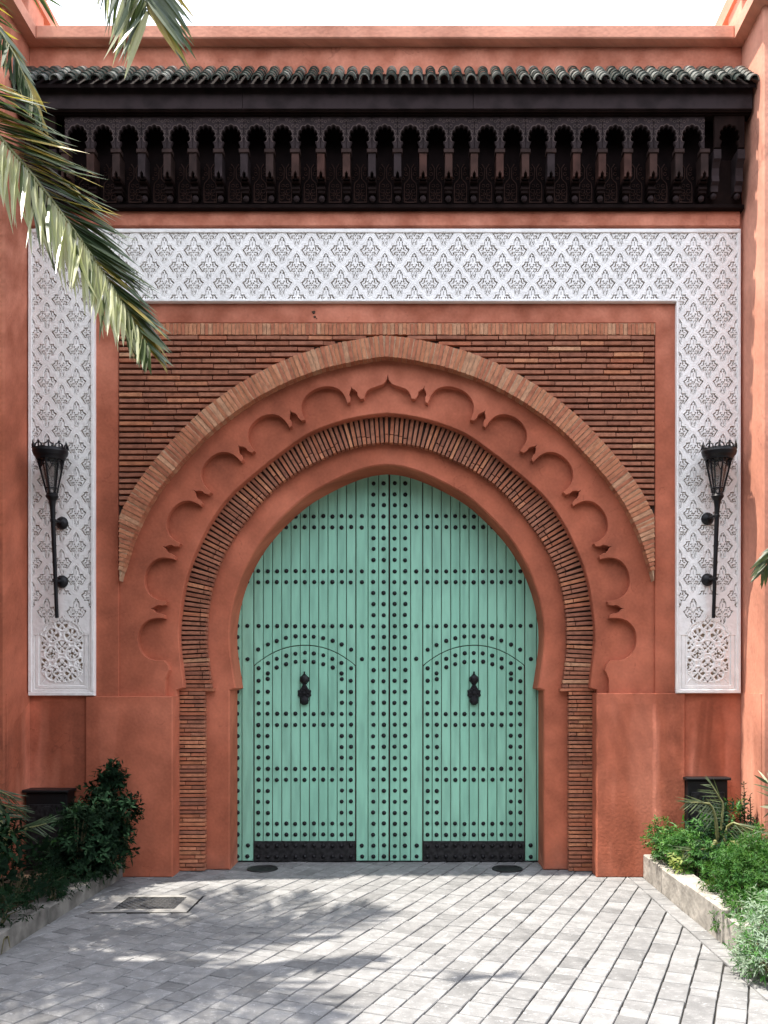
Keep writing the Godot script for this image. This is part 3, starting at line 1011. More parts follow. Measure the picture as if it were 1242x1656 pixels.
	for k in 11:
		var dm: float = absf(pc[k] - wm) / 75.0
		stud.call(t, pc[k], 1028.5 + 22.0 * pow(dm, 2.0))
		stud.call(wd, pc[k], 1056.0 + 25.0 * pow(dm, 2.0))
		if k > 1 and k < 9: stud.call(wd, pc[k], 1069.5 + 27.0 * pow(dm, 2.0))
	for n in range(18, 33):
		for k in 11:
			var full: bool = n in [21, 22, 26, 27, 31, 32]
			if full or k in [0, 1, 9, 10]: stud.call(wd, pc[k], ry.call(n) - (0.0 if n > 18 or k in [0, 10] else 3.0))
	for k in [1, 9]: stud.call(wd, pc[k], 1089.0)
	for n in [33, 34]:
		for k in 11: stud.call(wd, pc[k], ry.call(n), 0.006)
	# knocker
	var c := W(mid + sd * (wm + 0.3), 1115, zd)
	var s := (CD - zd) / F
	var kn := MB.new()
	var poly := PackedVector2Array()
	for q in [Vector2(0, -29), Vector2(1.2, -29), Vector2(1.2, -25.5), Vector2(7.6, -19), Vector2(7.6, -14), Vector2(2.5, -7.5), Vector2(5.5, -2.5), Vector2(7.5, 0.5), Vector2(11, 1.5), Vector2(10.2, 5.5), Vector2(11, 10), Vector2(7.2, 13), Vector2(6.5, 16)]: poly.append(Vector2(c.x + q.x * s, c.y - q.y * s))
	var pm := poly.duplicate()
	for i in range(poly.size() - 1, -1, -1): pm.append(Vector2(2 * c.x - poly[i].x, poly[i].y))
	plate_into(kn, pm, zd, zd + 0.018, 0.006)
	kn.lathe(Vector3(c.x, c.y + 16.5 * s, zd + 0.012), Vector3(0, 0, 1), PackedVector2Array([Vector2(7.4 * s, 0), Vector2(6.6 * s, 0.02), Vector2(3.5 * s, 0.034), Vector2(0, 0.038)]), 6)
	var kb := obj("knocker", kn.mesh(), M.iron, wd)
	var rs := MB.new()
	for k in 8:
		var an := TAU * k / 8
		rs.lathe(Vector3(c.x + cos(an) * 6.2 * s, c.y + (-5.5 + sin(an) * 6.2) * s, zd + 0.018), Vector3(0, 0, 1), PackedVector2Array([Vector2(0.009, 0), Vector2(0.006, 0.008), Vector2(0, 0.01)]), 6)
	rs.lathe(Vector3(c.x, c.y - 18 * s, zd + 0.016), Vector3(0, 0, 1), PackedVector2Array([Vector2(7.6 * s, 0), Vector2(7.2 * s, 0.014), Vector2(4.5 * s, 0.03), Vector2(0, 0.034)]), 10)
	rs.lathe(Vector3(c.x, c.y - 5.5 * s, zd + 0.018), Vector3(0, 0, 1), PackedVector2Array([Vector2(3.6 * s, 0), Vector2(2.6 * s, 0.012), Vector2(0, 0.015)]), 8)
	# (both pieces hang on one plate)
	obj("knocker_ring", rs.mesh(), M.iron, wd)
	kb.set_meta("label", "black wrought iron knocker plate")

# ------------------------------------------------------------------ wooden eave and tiles
func canopy() -> void:
	var t := thing("roof_canopy", "dark carved wooden eave with green glazed roof tiles above the arch", "eave")
	rng.seed = 61
	# tiles
	var lo := W(0, 133, 0.55); var hi := W(0, 116, 0.25)
	var a := Vector3(0, lo.y, 0.56); var b := Vector3(0, hi.y, 0.25)
	var sl := (a - b)
	var rows := 5
	var seg := sl.length() / rows
	var dir := sl.normalized()
	var up := Vector3(1, 0, 0).cross(dir).normalized()
	if up.y < 0: up = -up
	var tm := MB.new()
	var segs := 8
	var r0 := 0.036; var r1 := 0.043; var th := 0.009; var tl := seg * 1.35
	for k in segs:
		var a0 := PI * k / segs; var a1 := PI * (k + 1) / segs
		var q := []
		for e in [[a0, r0, 0.0], [a1, r0, 0.0], [a1, r1, tl], [a0, r1, tl], [a0, r1 - th, tl], [a1, r1 - th, tl], [a1, r0 - th, 0.0], [a0, r0 - th, 0.0]]:
			q.append(Vector3(cos(e[0]) * e[1], sin(e[0]) * e[1], e[2]))
		var n0 := Vector3(cos(a0), sin(a0), 0); var n1 := Vector3(cos(a1), sin(a1), 0)
		tm.quads(q[0], q[1], q[2], q[3], n0, n1, n1, n0)
		tm.quad(q[3], q[2], q[5], q[4], Vector3(0, 0, 1))
		tm.quads(q[4], q[5], q[6], q[7], -n0, -n1, -n1, -n0)
	var tile := tm.mesh()
	var n := 56
	for i in n:
		var x := lerpf(-2.955, 2.955, float(i) / (n - 1))
		var mt: int = rng.randi() % 4
		for k in rows:
			var p := b + dir * seg * k + up * (0.004 + 0.003 * rng.randf())
			var tilt := 0.05 + rng.randf_range(-0.012, 0.012)
			var d2 := (dir + up * tilt * 0.0).normalized()
			var bs := Basis(Vector3(1, 0, 0), up, d2)
			bs = bs * Basis(Vector3(0, 1, 0), rng.randf_range(-0.03, 0.03)) * Basis(Vector3(1, 0, 0), -0.06)
			obj("tile", tile, M.tile[mt if rng.randf() < 0.5 else rng.randi() % 4], t, Transform3D(bs, Vector3(x + rng.randf_range(-0.003, 0.003), p.y, p.z)))
	var pan := MB.new()
	b.y -= 0.02; a.y -= 0.02
	pan.quad(Vector3(-2.99, b.y, b.z), Vector3(2.99, b.y, b.z), Vector3(2.99, a.y - 0.0, a.z), Vector3(-2.99, a.y, a.z), up)
	pan.quad(Vector3(-2.99, b.y - 0.03, b.z), Vector3(2.99, b.y - 0.03, b.z), Vector3(2.99, a.y - 0.03, a.z), Vector3(-2.99, a.y - 0.03, a.z), -up)
	pan.quad(Vector3(-2.99, a.y - 0.03, a.z), Vector3(2.99, a.y - 0.03, a.z), Vector3(2.99, a.y, a.z), Vector3(-2.99, a.y, a.z), Vector3(0, 0, 1))
	obj("tile_bed", pan.mesh(), M.wood[2], t)
	# fascia in three boards, mouldings, soffit
	var fy0 := W2(0, 176, 0.5).y; var fy1 := W2(0, 136, 0.5).y
	var xs := [-2.985, -1.15, 0.72, 2.985]
	for k in 3: obj("fascia_board", boxm(Vector3(xs[k] + 0.001, fy0, 0.44), Vector3(xs[k + 1] - 0.001, fy1, 0.5 + 0.001 * k), 0.003), M.wood_red[3], t)
	obj("moulding", boxm(Vector3(-2.985, W2(0, 180, 0.49).y, 0.40), Vector3(2.985, fy0 - 0.002, 0.488), 0.004), M.wood[1], t)
	obj("moulding", boxm(Vector3(-2.985, W2(0, 184.5, 0.47).y, 0.38), Vector3(2.985, W2(0, 180, 0.49).y - 0.002, 0.468), 0.004), M.wood[0], t)
	obj("soffit", boxm(Vector3(-2.985, fy1 - 0.01, 0.245), Vector3(2.985, fy1 + 0.005, 0.498)), M.wood[2], t)
	var za := 0.44
	var zb := 0.275
	obj("back_board", boxm(Vector3(-2.985, W2(0, 334, zb).y, 0.243), Vector3(2.985, fy1 - 0.012, zb)), M.wood[2], t)
	obj("bottom_rail", boxm(Vector3(-2.985, W2(0, 336, 0.34).y, 0.243), Vector3(2.985, W2(0, 329, 0.34).y, 0.335), 0.006), M.wood[0], t)
	var s := (CD - za) / F
	var bay := 0.2095
	# one arcade bay: carved board with a seven-lobed opening
	var bayp := func(half_w: float) -> ArrayMesh:
		var top := W2(0, 184, za).y; var bot := W2(0, 240.5, za).y
		var cy := W2(0, 222, za).y
		var pts := PackedVector2Array([Vector2(-half_w, bot), Vector2(-half_w, top), Vector2(half_w, top), Vector2(half_w, bot)])
		pts.append(Vector2(14.6 * s, bot))
		pts.append(Vector2(14.6 * s, cy - 14.0 * s))
		var N := 70
		for i in range(N + 1):
			var an := -0.42 + (PI + 0.84) * i / N
			var u := float(i) / N
			var r := (12.7 + 3.5 * sqrt(absf(sin(u * PI * 7.0)))) * s
			pts.append(Vector2(cos(an) * r, cy + sin(an) * r * 1.18))
		pts.append(Vector2(-14.6 * s, cy - 14.0 * s))
		pts.append(Vector2(-14.6 * s, bot))
		var mb := MB.new()
		plate_into(mb, pts, za - 0.03, za, 0.005)
		return mb.mesh()
	var carv := func() -> ArrayMesh:
		var cy := W2(0, 222, za).y
		var N := 70
		var mb := MB.new()
		# raised bead round the opening and a carved sprig in each spandrel
		var bead := PackedVector3Array()
		var rr := PackedFloat32Array()
		for i in range(0, N + 1):
			var an := -0.42 + (PI + 0.84) * i / N
			var u := float(i) / N
			var r := (15.6 + 2.4 * sqrt(absf(sin(u * PI * 7.0)))) * s
			bead.append(Vector3(cos(an) * r, cy + sin(an) * r * 1.18, za)); rr.append(0.0042)
		mb.tube(bead, rr, 5, false)
		for sg in [-1, 1]:
			for q in [[17.5, 18.0, 2.6], [13.0, 25.5, 2.0], [18.5, 27.0, 1.8], [17.0, 9.0, 2.2], [7.0, 28.0, 1.8], [18.6, 1.0, 1.8]]:
				var cpt := PackedVector3Array(); var cr := PackedFloat32Array()
				for i in 9:
					var an2 := TAU * i / 8.0
					cpt.append(Vector3(sg * (q[0] + cos(an2) * q[2]) * s, cy + (q[1] + sin(an2) * q[2]) * s, za)); cr.append(0.0028)
				mb.tube(cpt, cr, 4, false)
		return mb.mesh()
	var bm: ArrayMesh = bayp.call(bay * 0.5 - 0.0008)
	var cvm: ArrayMesh = carv.call()
	for i in range(-12, 13):
		obj("carving", cvm, M.carving, t, Transform3D(Basis.IDENTITY, Vector3(i * bay, 0, 0)))
		obj("arcade_panel", bm, M.wood_red[3], t, Transform3D(Basis.IDENTITY, Vector3(i * bay, 0, 0)))
	# posts with an ogee foot, corbels, knobs
	var post := func(x: float, red: Material) -> void:
		var py := func(y: float) -> float: return W2(0, y, za).y
		obj("capital", boxm(Vector3(x - 0.041, py.call(247), za - 0.06), Vector3(x + 0.041, py.call(240.7), za + 0.006), 0.003), M.wood_red[1], t)
		var w := 6.0 * s
		var pts := PackedVector2Array([Vector2(x - w, py.call(285)), Vector2(x - w, py.call(247.3)), Vector2(x + w, py.call(247.3)), Vector2(x + w, py.call(285)), Vector2(x + 2.6 * s, py.call(285)), Vector2(x + 2.6 * s, py.call(279.5)), Vector2(x + 1.2 * s, py.call(278)), Vector2(x, py.call(275)), Vector2(x - 1.2 * s, py.call(278)), Vector2(x - 2.6 * s, py.call(279.5)), Vector2(x - 2.6 * s, py.call(285))])
		obj("post", plate(pts, za - 0.13, za - 0.004, 0.002), red, t)
		obj("corbel", boxm(Vector3(x - w, py.call(290), zb), Vector3(x + w, py.call(283), za - 0.035), 0.004), M.wood[0], t)
		obj("corbel", boxm(Vector3(x - w * 1.05, W2(0, 295, 0.4).y, zb), Vector3(x + w * 1.05, W2(0, 290.5, 0.4).y, 0.405), 0.004), M.wood[1], t)
		obj("corbel", boxm(Vector3(x - w * 0.9, W2(0, 303, 0.37).y, zb), Vector3(x + w * 0.9, W2(0, 295.5, 0.37).y, 0.37), 0.004), M.wood[2], t)
		obj("corbel", boxm(Vector3(x - w * 1.15, W2(0, 307, 0.39).y, zb), Vector3(x + w * 1.15, W2(0, 302.5, 0.39).y, 0.395), 0.004), M.wood[0], t)
		obj("corbel", boxm(Vector3(x - w, W2(0, 313, 0.38).y, zb), Vector3(x + w, W2(0, 307.3, 0.38).y, 0.385), 0.003), M.wood[0], t)
		var mb := MB.new()
		mb.lathe(Vector3(x, W2(0, 325, 0.36).y, 0.345), Vector3(0, 1, 0), PackedVector2Array([Vector2(0.0, 0.0), Vector2(0.014, 0.003), Vector2(0.024, 0.016), Vector2(0.026, 0.028), Vector2(0.022, 0.04), Vector2(0.014, 0.05), Vector2(0.012, 0.062)]), 10)
		obj("knob", mb.mesh(), M.wood_red[3], t)
	for i in range(-13, 13): post.call((i + 0.5) * bay, M.wood_red[rng.randi() % 4])
	# carved panels on the back board: outlined ogee fields with scrolls
	var cp := MB.new()
	var pz := zb + 0.004
	var k2 := (CD - zb) / F
	var outl := [Vector2(-10, 328), Vector2(-10, 303), Vector2(-9, 297), Vector2(-5, 293), Vector2(-2, 289), Vector2(-1.5, 273), Vector2(-6, 266)]
	var y_of := func(y: float) -> float: return W2(0, y, zb).y
	for sg in [-1, 1]:
		var pp := PackedVector3Array(); var pr := PackedFloat32Array()
		for q in outl:
			pp.append(Vector3(sg * q.x * k2, y_of.call(q.y), pz)); pr.append(0.0042)
		cp.tube(pp, pr, 5, false)
		for q in [[5.0, 320.0, 3.4], [4.6, 310.0, 3.2], [3.6, 301.0, 2.4], [7.0, 282.0, 2.6], [8.0, 274.0, 2.0], [8.0, 325.0, 1.6], [2.0, 314.5, 1.8], [11.5, 289.0, 1.8]]:
			var c1 := PackedVector3Array(); var c2 := PackedFloat32Array()
			for i in 11:
				var an := TAU * 0.9 * i / 10.0
				c1.append(Vector3(sg * (q[0] + cos(an) * q[2]) * k2, y_of.call(q[1] + sin(an) * q[2]), pz)); c2.append(0.003)
			cp.tube(c1, c2, 4, false)
	cp.box(Vector3(-10 * k2, y_of.call(328.5), zb), Vector3(10 * k2, y_of.call(327), pz + 0.003))
	var cpm := cp.mesh()
	for i in range(-12, 13): obj("carved_panel", cpm, M.wood_red[0], t, Transform3D(Basis.IDENTITY, Vector3(i * bay, 0, 0)))
	# end sections with bowed brackets
	for sd in [-1, 1]:
		var xc: float = 2.816 * sd
		obj("end_arcade", bayp.call(0.125), M.wood[1], t, Transform3D(Basis.IDENTITY, Vector3(xc, 0, 0.012)))
		obj("end_board", boxm(Vector3(xc - 0.15, W2(0, 329, 0.36).y, zb - 0.01), Vector3(xc + 0.15, W2(0, 252, 0.36).y, 0.30), 0.004), M.wood[1], t)
		for x in [xc - 0.098, xc + 0.098]:
			var prof := [Vector2(0.45, 241), Vector2(0.45, 256), Vector2(0.43, 262), Vector2(0.405, 272), Vector2(0.40, 284), Vector2(0.41, 293), Vector2(0.385, 300), Vector2(0.38, 310)]
			var mb := MB.new()
			for i in prof.size() - 1:
				var p0: Vector2 = prof[i]; var p1: Vector2 = prof[i + 1]
				var v0 := W2(0, p0.y, p0.x).y; var v1 := W2(0, p1.y, p1.x).y
				mb.quad(Vector3(x - 0.03, v0, p0.x), Vector3(x + 0.03, v0, p0.x), Vector3(x + 0.03, v1, p1.x), Vector3(x - 0.03, v1, p1.x), Vector3(0, 0, 1))
				for sx in [-1, 1]: mb.quad(Vector3(x + sx * 0.03, v0, p0.x), Vector3(x + sx * 0.03, v1, p1.x), Vector3(x + sx * 0.03, v1, zb), Vector3(x + sx * 0.03, v0, zb), Vector3(sx, 0, 0))
			var bb := W2(0, 310, 0.38).y
			mb.quad(Vector3(x - 0.03, bb, 0.38), Vector3(x + 0.03, bb, 0.38), Vector3(x + 0.03, bb, zb), Vector3(x - 0.03, bb, zb), Vector3(0, -1, 0))
			mb.lathe(Vector3(x, W2(0, 322, 0.36).y, 0.35), Vector3(0, 1, 0), PackedVector2Array([Vector2(0.0, 0.0), Vector2(0.014, 0.003), Vector2(0.024, 0.016), Vector2(0.026, 0.028), Vector2(0.022, 0.04), Vector2(0.014, 0.05), Vector2(0.012, 0.062)]), 10)
			obj("bracket", mb.mesh(), M.wood_red[3], t)

# ------------------------------------------------------------------ lanterns
func lantern(sd: int) -> void:
	var t := thing("wall_lantern", "black iron torch lantern on the right arm of the white carved frame" if sd > 0 else "black iron torch lantern on the left arm of the white carved frame", "lantern", Vector3.ZERO, "torch lanterns beside the arch")
	var x := 2.73 * sd
	var b := Vector3(x, 2.17, 0.325)
	var e := Vector3(x, 3.59, 0.455)
	var ax := (e - b).normalized()
	var L := b.distance_to(e)
	var mb := MB.new()
	mb.lathe(b, ax, PackedVector2Array([Vector2(0, -0.004), Vector2(0.015, 0.0), Vector2(0.0155, 0.3), Vector2(0.019, 0.8), Vector2(0.0215, 0.905), Vector2(0.028, 0.955), Vector2(0.048, 0.985), Vector2(0.052, 0.996), Vector2(0.045, 1.004), Vector2(0.046, 1.012), Vector2(0.04, 1.02), Vector2(0.0, 1.021)]), 14)
	obj("pole", mb.mesh(), M.iron, t)
	# cage
	var sa := ax.cross(Vector3(0, 0, 1)).normalized()
	var sb := ax.cross(sa).normalized()
	var r0 := 0.040; var r1 := 0.102; var h0 := 1.02; var h1 := 1.30
	var at := func(k: float, r: float, h: float) -> Vector3:
		var an := TAU * k / 6.0 + PI / 6.0
		return b + ax * h + (sa * cos(an) + sb * sin(an)) * r
	for k in 6:
		var cb := MB.new()
		cb.tube(PackedVector3Array([at.call(k, r0, h0), at.call(k, r1, h1)]), PackedFloat32Array([0.007, 0.008]), 6)
		# pointed head of each light
		cb.tube(PackedVector3Array([at.call(k, r1 * 0.93, h1 - 0.04), at.call(k + 0.25, r1 * 0.86, h1 - 0.02), at.call(k + 0.5, r1 * 0.86, h1 - 0.075), at.call(k + 0.75, r1 * 0.86, h1 - 0.02), at.call(k + 1, r1 * 0.93, h1 - 0.04)]), PackedFloat32Array([0.006, 0.007, 0.006, 0.007, 0.006]), 5)
		cb.tube(PackedVector3Array([at.call(k, r0 * 1.3, h0 + 0.04), at.call(k + 1, r0 * 1.3, h0 + 0.04)]), PackedFloat32Array([0.006, 0.006]), 5)
		obj("cage_bar", cb.mesh(), M.iron, t)
		var gp := MB.new()
		gp.quad(at.call(k, r0 * 0.95, h0), at.call(k + 1, r0 * 0.95, h0), at.call(k + 1, r1 * 0.95, h1), at.call(k, r1 * 0.95, h1), at.call(k + 0.5, 1.0, 0.0) - b)
		obj("pane", gp.mesh(), M.glass, t)
	# crown: fluted bowl, pierced rim, little finials
	var cr := MB.new()
	cr.lathe(b + ax * 1.285, ax, PackedVector2Array([Vector2(0.09, 0.0), Vector2(0.112, 0.004), Vector2(0.116, 0.018), Vector2(0.131, 0.04), Vector2(0.139, 0.066), Vector2(0.135, 0.088), Vector2(0.128, 0.092), Vector2(0.125, 0.066), Vector2(0.105, 0.02), Vector2(0.0, 0.018)]), 24)
	obj("crown", cr.mesh(), M.iron, t)
	for k in 10:
		var an := TAU * k / 10.0
		var d := sa * cos(an) + sb * sin(an)
		var d2 := sa * -sin(an) + sb * cos(an)
		var base := b + ax * 1.372 + d * 0.131
		var fm := MB.new()
		fm.tube(PackedVector3Array([base - d2 * 0.034, base - d2 * 0.03 + ax * 0.022, base - d2 * 0.008 + ax * 0.036, base + ax * 0.028, base + d2 * 0.008 + ax * 0.036, base + d2 * 0.03 + ax * 0.022, base + d2 * 0.034]), PackedFloat32Array([0.006, 0.006, 0.0055, 0.005, 0.0055, 0.006, 0.006]), 5)
		fm.tube(PackedVector3Array([base, base + ax * 0.05, base + ax * 0.062]), PackedFloat32Array([0.007, 0.0045, 0.001]), 5)
		fm.tube(PackedVector3Array([base + ax * 0.046 - d2 * 0.011, base + ax * 0.046 + d2 * 0.011]), PackedFloat32Array([0.004, 0.004]), 4)
		obj("finial", fm.mesh(), M.iron, t)
	# two wall bosses with short arms
	var px := 98.0 if sd < 0 else 1146.0
	for y in [845.0, 940.0] if sd < 0 else [838.0, 937.0]:
		var c := W(px, y, 0.31)
		c.z = 0.278
		var bm := MB.new()
		bm.lathe(c, Vector3(0, 0, 1), PackedVector2Array([Vector2(0.052, 0.0), Vector2(0.054, 0.008), Vector2(0.046, 0.02), Vector2(0.044, 0.024), Vector2(0.03, 0.036), Vector2(0.012, 0.042), Vector2(0.0, 0.043)]), 16)
		var h := (c.y - b.y) / ax.y
		var q := b + ax * h
		bm.tube(PackedVector3Array([c + Vector3(0, 0, 0.03), Vector3(c.x * 0.6 + q.x * 0.4, c.y, q.z), q]), PackedFloat32Array([0.011, 0.011, 0.010]), 8)
		bm.lathe(q - ax * 0.014, ax, PackedVector2Array([Vector2(0.018, 0.0), Vector2(0.024, 0.004), Vector2(0.024, 0.024), Vector2(0.018, 0.028)]), 12)
		obj("wall_boss", bm.mesh(), M.iron, t)

# ------------------------------------------------------------------ ground
func paving() -> void:
	var gm := MB.new()
	gm.quad(Vector3(-60, -0.03, -60), Vector3(60, -0.03, -60), Vector3(60, -0.03, 60), Vector3(-60, -0.03, 60), Vector3(0, 1, 0))
	struct("ground", gm.mesh(), M.ground)
	var bed := MB.new()
	bed.quad(Vector3(-2.3, -0.012, -0.34), Vector3(2.3, -0.012, -0.34), Vector3(2.3, -0.012, 4.6), Vector3(-2.3, -0.012, 4.6), Vector3(0, 1, 0))
	var dr := struct("driveway", bed.mesh(), M.joint)
	rng.seed = 71
	var an := deg_to_rad(23.5)
	var v := Vector2(-sin(an), cos(an))      # along a row, (x, z), towards the camera
	var u := Vector2(cos(an), sin(an))       # across
	var wrow := 0.145
	var items := []
	var hole := rect(-2.06, 0.86, -1.36, 1.37)
	var area := rect(-2.24, -0.35, 2.035, 4.5)
	for i in range(-22, 34):
		var s := -4.0 + rng.randf() * 0.2
		var cu := i * wrow
		while s < 7.0:
			var l: float = [0.11, 0.125, 0.14, 0.17, 0.2, 0.26][rng.randi() % 6]
			var c := u * cu + v * (s + l * 0.5)
			s += l
			if c.x < -2.4 or c.x > 2.2 or c.y < -0.45 or c.y > 4.5: continue
			var hu := u * (wrow * 0.5 - rng.randf_range(0.0028, 0.0052))
			var hv := v * (l * 0.5 - rng.randf_range(0.001, 0.003))
			var q := PackedVector2Array()
			for e in [[-1, -1], [1, -1], [1, 1], [-1, 1]]: q.append(c + hu * e[0] + hv * e[1] + Vector2(rng.randf_range(-0.0025, 0.0025), rng.randf_range(-0.0025, 0.0025)))
			for w in Geometry2D.intersect_polygons(q, area):
				for h in Geometry2D.clip_polygons(w, hole):
					if absf(signed_area(h)) > 0.0008: items.append([h, c])
	# border course along the right kerb
	var z := 0.2
	while z < 4.4:
		var l := rng.randf_range(0.12, 0.2)
		items.append([rect(2.042, z + 0.002, 2.155, z + l - 0.003), Vector2(2.1, z + l * 0.5)])
		z += l
	items.sort_custom(func(p, q): return _seen(p) > _seen(q))
	var groups := {}
	for k in items.size():
		var p: PackedVector2Array = items[k][0]
		var c: Vector2 = items[k][1]
		if signed_area(p) < 0.0: p.reverse()
		var mt: int = rng.randi() % 10
		if k >= 300 and not groups.has(mt): groups[mt] = MB.new()
		var mb: MB = MB.new() if k < 300 else groups[mt]
		var tilt := Vector2(rng.randf_range(-0.008, 0.008), rng.randf_range(-0.008, 0.008))
		var lift := rng.randf_range(-0.002, 0.0025)
		var n := p.size()
		var f := PackedVector3Array(); var m := PackedVector3Array()
		for i in n:
			var e0 := (p[i] - p[(i + n - 1) % n]).normalized()
			var e1 := (p[(i + 1) % n] - p[i]).normalized()
			var nn := Vector2(-e0.y, e0.x) + Vector2(-e1.y, e1.x)
			var a := p[i] + nn.normalized() * rng.randf_range(0.002, 0.005)
			f.append(Vector3(a.x, lift + (a - c).dot(tilt), a.y))
			m.append(Vector3(p[i].x, lift + (p[i] - c).dot(tilt) - 0.005, p[i].y))
		for i in range(1, n - 1): mb.tri(f[0], f[i], f[i + 1], Vector3.UP)
		for i in n:
			var j := (i + 1) % n
			var o := Vector3(p[j].y - p[i].y, 0, -(p[j].x - p[i].x)).normalized()
			mb.quad(f[i], f[j], m[j], m[i], o + Vector3.UP)
			mb.quad(m[i], m[j], Vector3(m[j].x, -0.03, m[j].z), Vector3(m[i].x, -0.03, m[i].z), o)
		if k < 300: obj("paver", mb.mesh(), M.paver[mt], dr)
	var am := ArrayMesh.new()
	for mt in groups:
		am.add_surface_from_arrays(Mesh.PRIMITIVE_TRIANGLES, groups[mt].mesh().surface_get_arrays(0))
		am.surface_set_material(am.get_surface_count() - 1, M.paver[mt])
	var o := MeshInstance3D.new()
	o.name = "far_pavers"
	o.mesh = am
	dr.add_child(o, true)
	o.set_meta("kind", "stuff")

func _seen(p: Array) -> float:
	var d: float = CD - p[1].y
	var sx: float = (p[1].x - CX) / d
	var vis := 1.0 if d > 3.85 and absf(sx + 0.036) < 0.5 else 0.0
	return vis * 100.0 + absf(signed_area(p[0])) / (d * d * d) * 100.0

func kerbs() -> void:
	rng.seed = 81
	var r := thing("planter_kerb", "pale sunlit kerb of stone blocks along the right planting bed", "kerb", Vector3.ZERO, "kerbs of the planting beds")
	var zs := [0.275, 0.78, 1.37, 2.06, 2.75, 3.4, 4.1]
	for k in zs.size() - 1:
		var hgt: float = [0.205, 0.20, 0.225, 0.19, 0.2, 0.2][k]
		var mb := MB.new()
		mb.box(Vector3(-0.09, -(zs[k + 1] - zs[k]) * 0.5 + 0.003, 0), Vector3(0.09, (zs[k + 1] - zs[k]) * 0.5 - 0.003, hgt), 0.008)
		# the box is built with its top along +z, then laid down
		var tf := Transform3D(Basis(Vector3(1, 0, 0), -PI / 2) * Basis(Vector3(0, 0, 1), rng.randf_range(-0.012, 0.012)), Vector3(2.25 + [0.0, 0.004, -0.006, 0.008, 0, 0][k], -0.01, (zs[k] + zs[k + 1]) * 0.5))
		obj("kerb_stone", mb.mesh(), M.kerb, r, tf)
	var l := thing("planter_kerb", "grey shaded kerb of stone blocks along the left planting bed", "kerb", Vector3.ZERO, "kerbs of the planting beds")
	zs = [0.275, 0.6, 1.64, 2.3, 3.1, 4.0]
	for k in zs.size() - 1:
		var mb := MB.new()
		mb.box(Vector3(-0.09, -(zs[k + 1] - zs[k]) * 0.5 + 0.003, 0), Vector3(0.09, (zs[k + 1] - zs[k]) * 0.5 - 0.003, [0.13, 0.125, 0.14, 0.13, 0.13][k]), 0.008)
		var tf := Transform3D(Basis(Vector3(1, 0, 0), -PI / 2) * Basis(Vector3(0, 0, 1), rng.randf_range(-0.015, 0.015)), Vector3(-2.29 - 0.012 * k, -0.01, (zs[k] + zs[k + 1]) * 0.5))
		obj("kerb_stone", mb.mesh(), M.kerb_shaded, l, tf)
	for sd in [-1, 1]:
		var mb := MB.new()
		var x0 := 2.33; var x1 := 6.5
		var nx := 26; var nz := 24
		var nz2 := noise(83, 0.9, 3)
		var hh := func(x: float, z: float) -> float: return (0.13 if sd > 0 else 0.09) + 0.05 * nz2.get_noise_2d(x * 4.0, z * 4.0 + sd * 30)
		for i in nx:
			for j in nz:
				var xa := lerpf(x0, x1, float(i) / nx); var xb := lerpf(x0, x1, float(i + 1) / nx)
				var za := lerpf(0.24, 4.4, float(j) / nz); var zb := lerpf(0.24, 4.4, float(j + 1) / nz)
				mb.quad(Vector3(sd * xa, hh.call(xa, za), za), Vector3(sd * xb, hh.call(xb, za), za), Vector3(sd * xb, hh.call(xb, zb), zb), Vector3(sd * xa, hh.call(xa, zb), zb), Vector3(0, 1, 0))
		struct("planting_bed", mb.mesh(), M.soil)

func drain_and_caps() -> void:
	var t := thing("drain_cover", "rectangular dark chequered metal cover in a concrete surround at left", "manhole cover")
	var x0 := -1.92; var x1 := -1.48; var z0 := 0.94; var z1 := 1.27
	var mb := MB.new()
	for r in [[-2.06, 0.87, -1.37, z0], [-2.06, z1, -1.37, 1.36], [-2.06, z0, x0, z1], [x1, z0, -1.37, z1]]:
		mb.quad(Vector3(r[0], 0.004, r[1]), Vector3(r[2], 0.004, r[1]), Vector3(r[2], 0.004, r[3]), Vector3(r[0], 0.004, r[3]), Vector3(0, 1, 0))
	obj("surround", mb.mesh(), M.concrete, t)
	var pl := MB.new()
	pl.quad(Vector3(x0, -0.002, z0), Vector3(x1, -0.002, z0), Vector3(x1, -0.002, z1), Vector3(x0, -0.002, z1), Vector3(0, 1, 0))
	obj("plate", pl.mesh(), M.cover, t)
	var rb := MB.new()
	for i in 16:
		for j in 12:
			var c := Vector3(lerpf(x0 + 0.015, x1 - 0.015, i / 15.0), -0.001, lerpf(z0 + 0.015, z1 - 0.015, j / 11.0))
			var d := Vector3(0.010, 0, 0.006) if (i + j) % 2 == 0 else Vector3(-0.010, 0, 0.006)
			var q := Vector3(-d.z, 0, d.x).normalized() * 0.004
			rb.quad(c - d - q, c + d - q, c + d * 0.7 + Vector3(0, 0.005, 0), c - d * 0.7 + Vector3(0, 0.005, 0), Vector3(0, 1, 0) - q * 100)
			rb.quad(c - d + q, c + d + q, c + d * 0.7 + Vector3(0, 0.005, 0), c - d * 0.7 + Vector3(0, 0.005, 0), Vector3(0, 1, 0) + q * 100)
	var ri := obj("tread", rb.mesh(), M.cover, t)
	ri.set_meta("kind", "stuff")
	for sd in [-1, 1]:
		var c := thing("floor_cap", "round dark metal cap in the paving before the left gate leaf" if sd < 0 else "round dark metal cap in the paving before the right gate leaf", "floor cap", Vector3(-1.086 if sd < 0 else 1.056, 0.003, -0.03), "round caps before the gate")
		var m := MB.new()
		m.lathe(Vector3.ZERO, Vector3(0, 1, 0), PackedVector2Array([Vector2(0.135, 0.0), Vector2(0.133, 0.008), Vector2(0.105, 0.012), Vector2(0.102, 0.007), Vector2(0.06, 0.010), Vector2(0.0, 0.014)]), 24)
		obj("rim", m.mesh(), M.steel_dark, c)

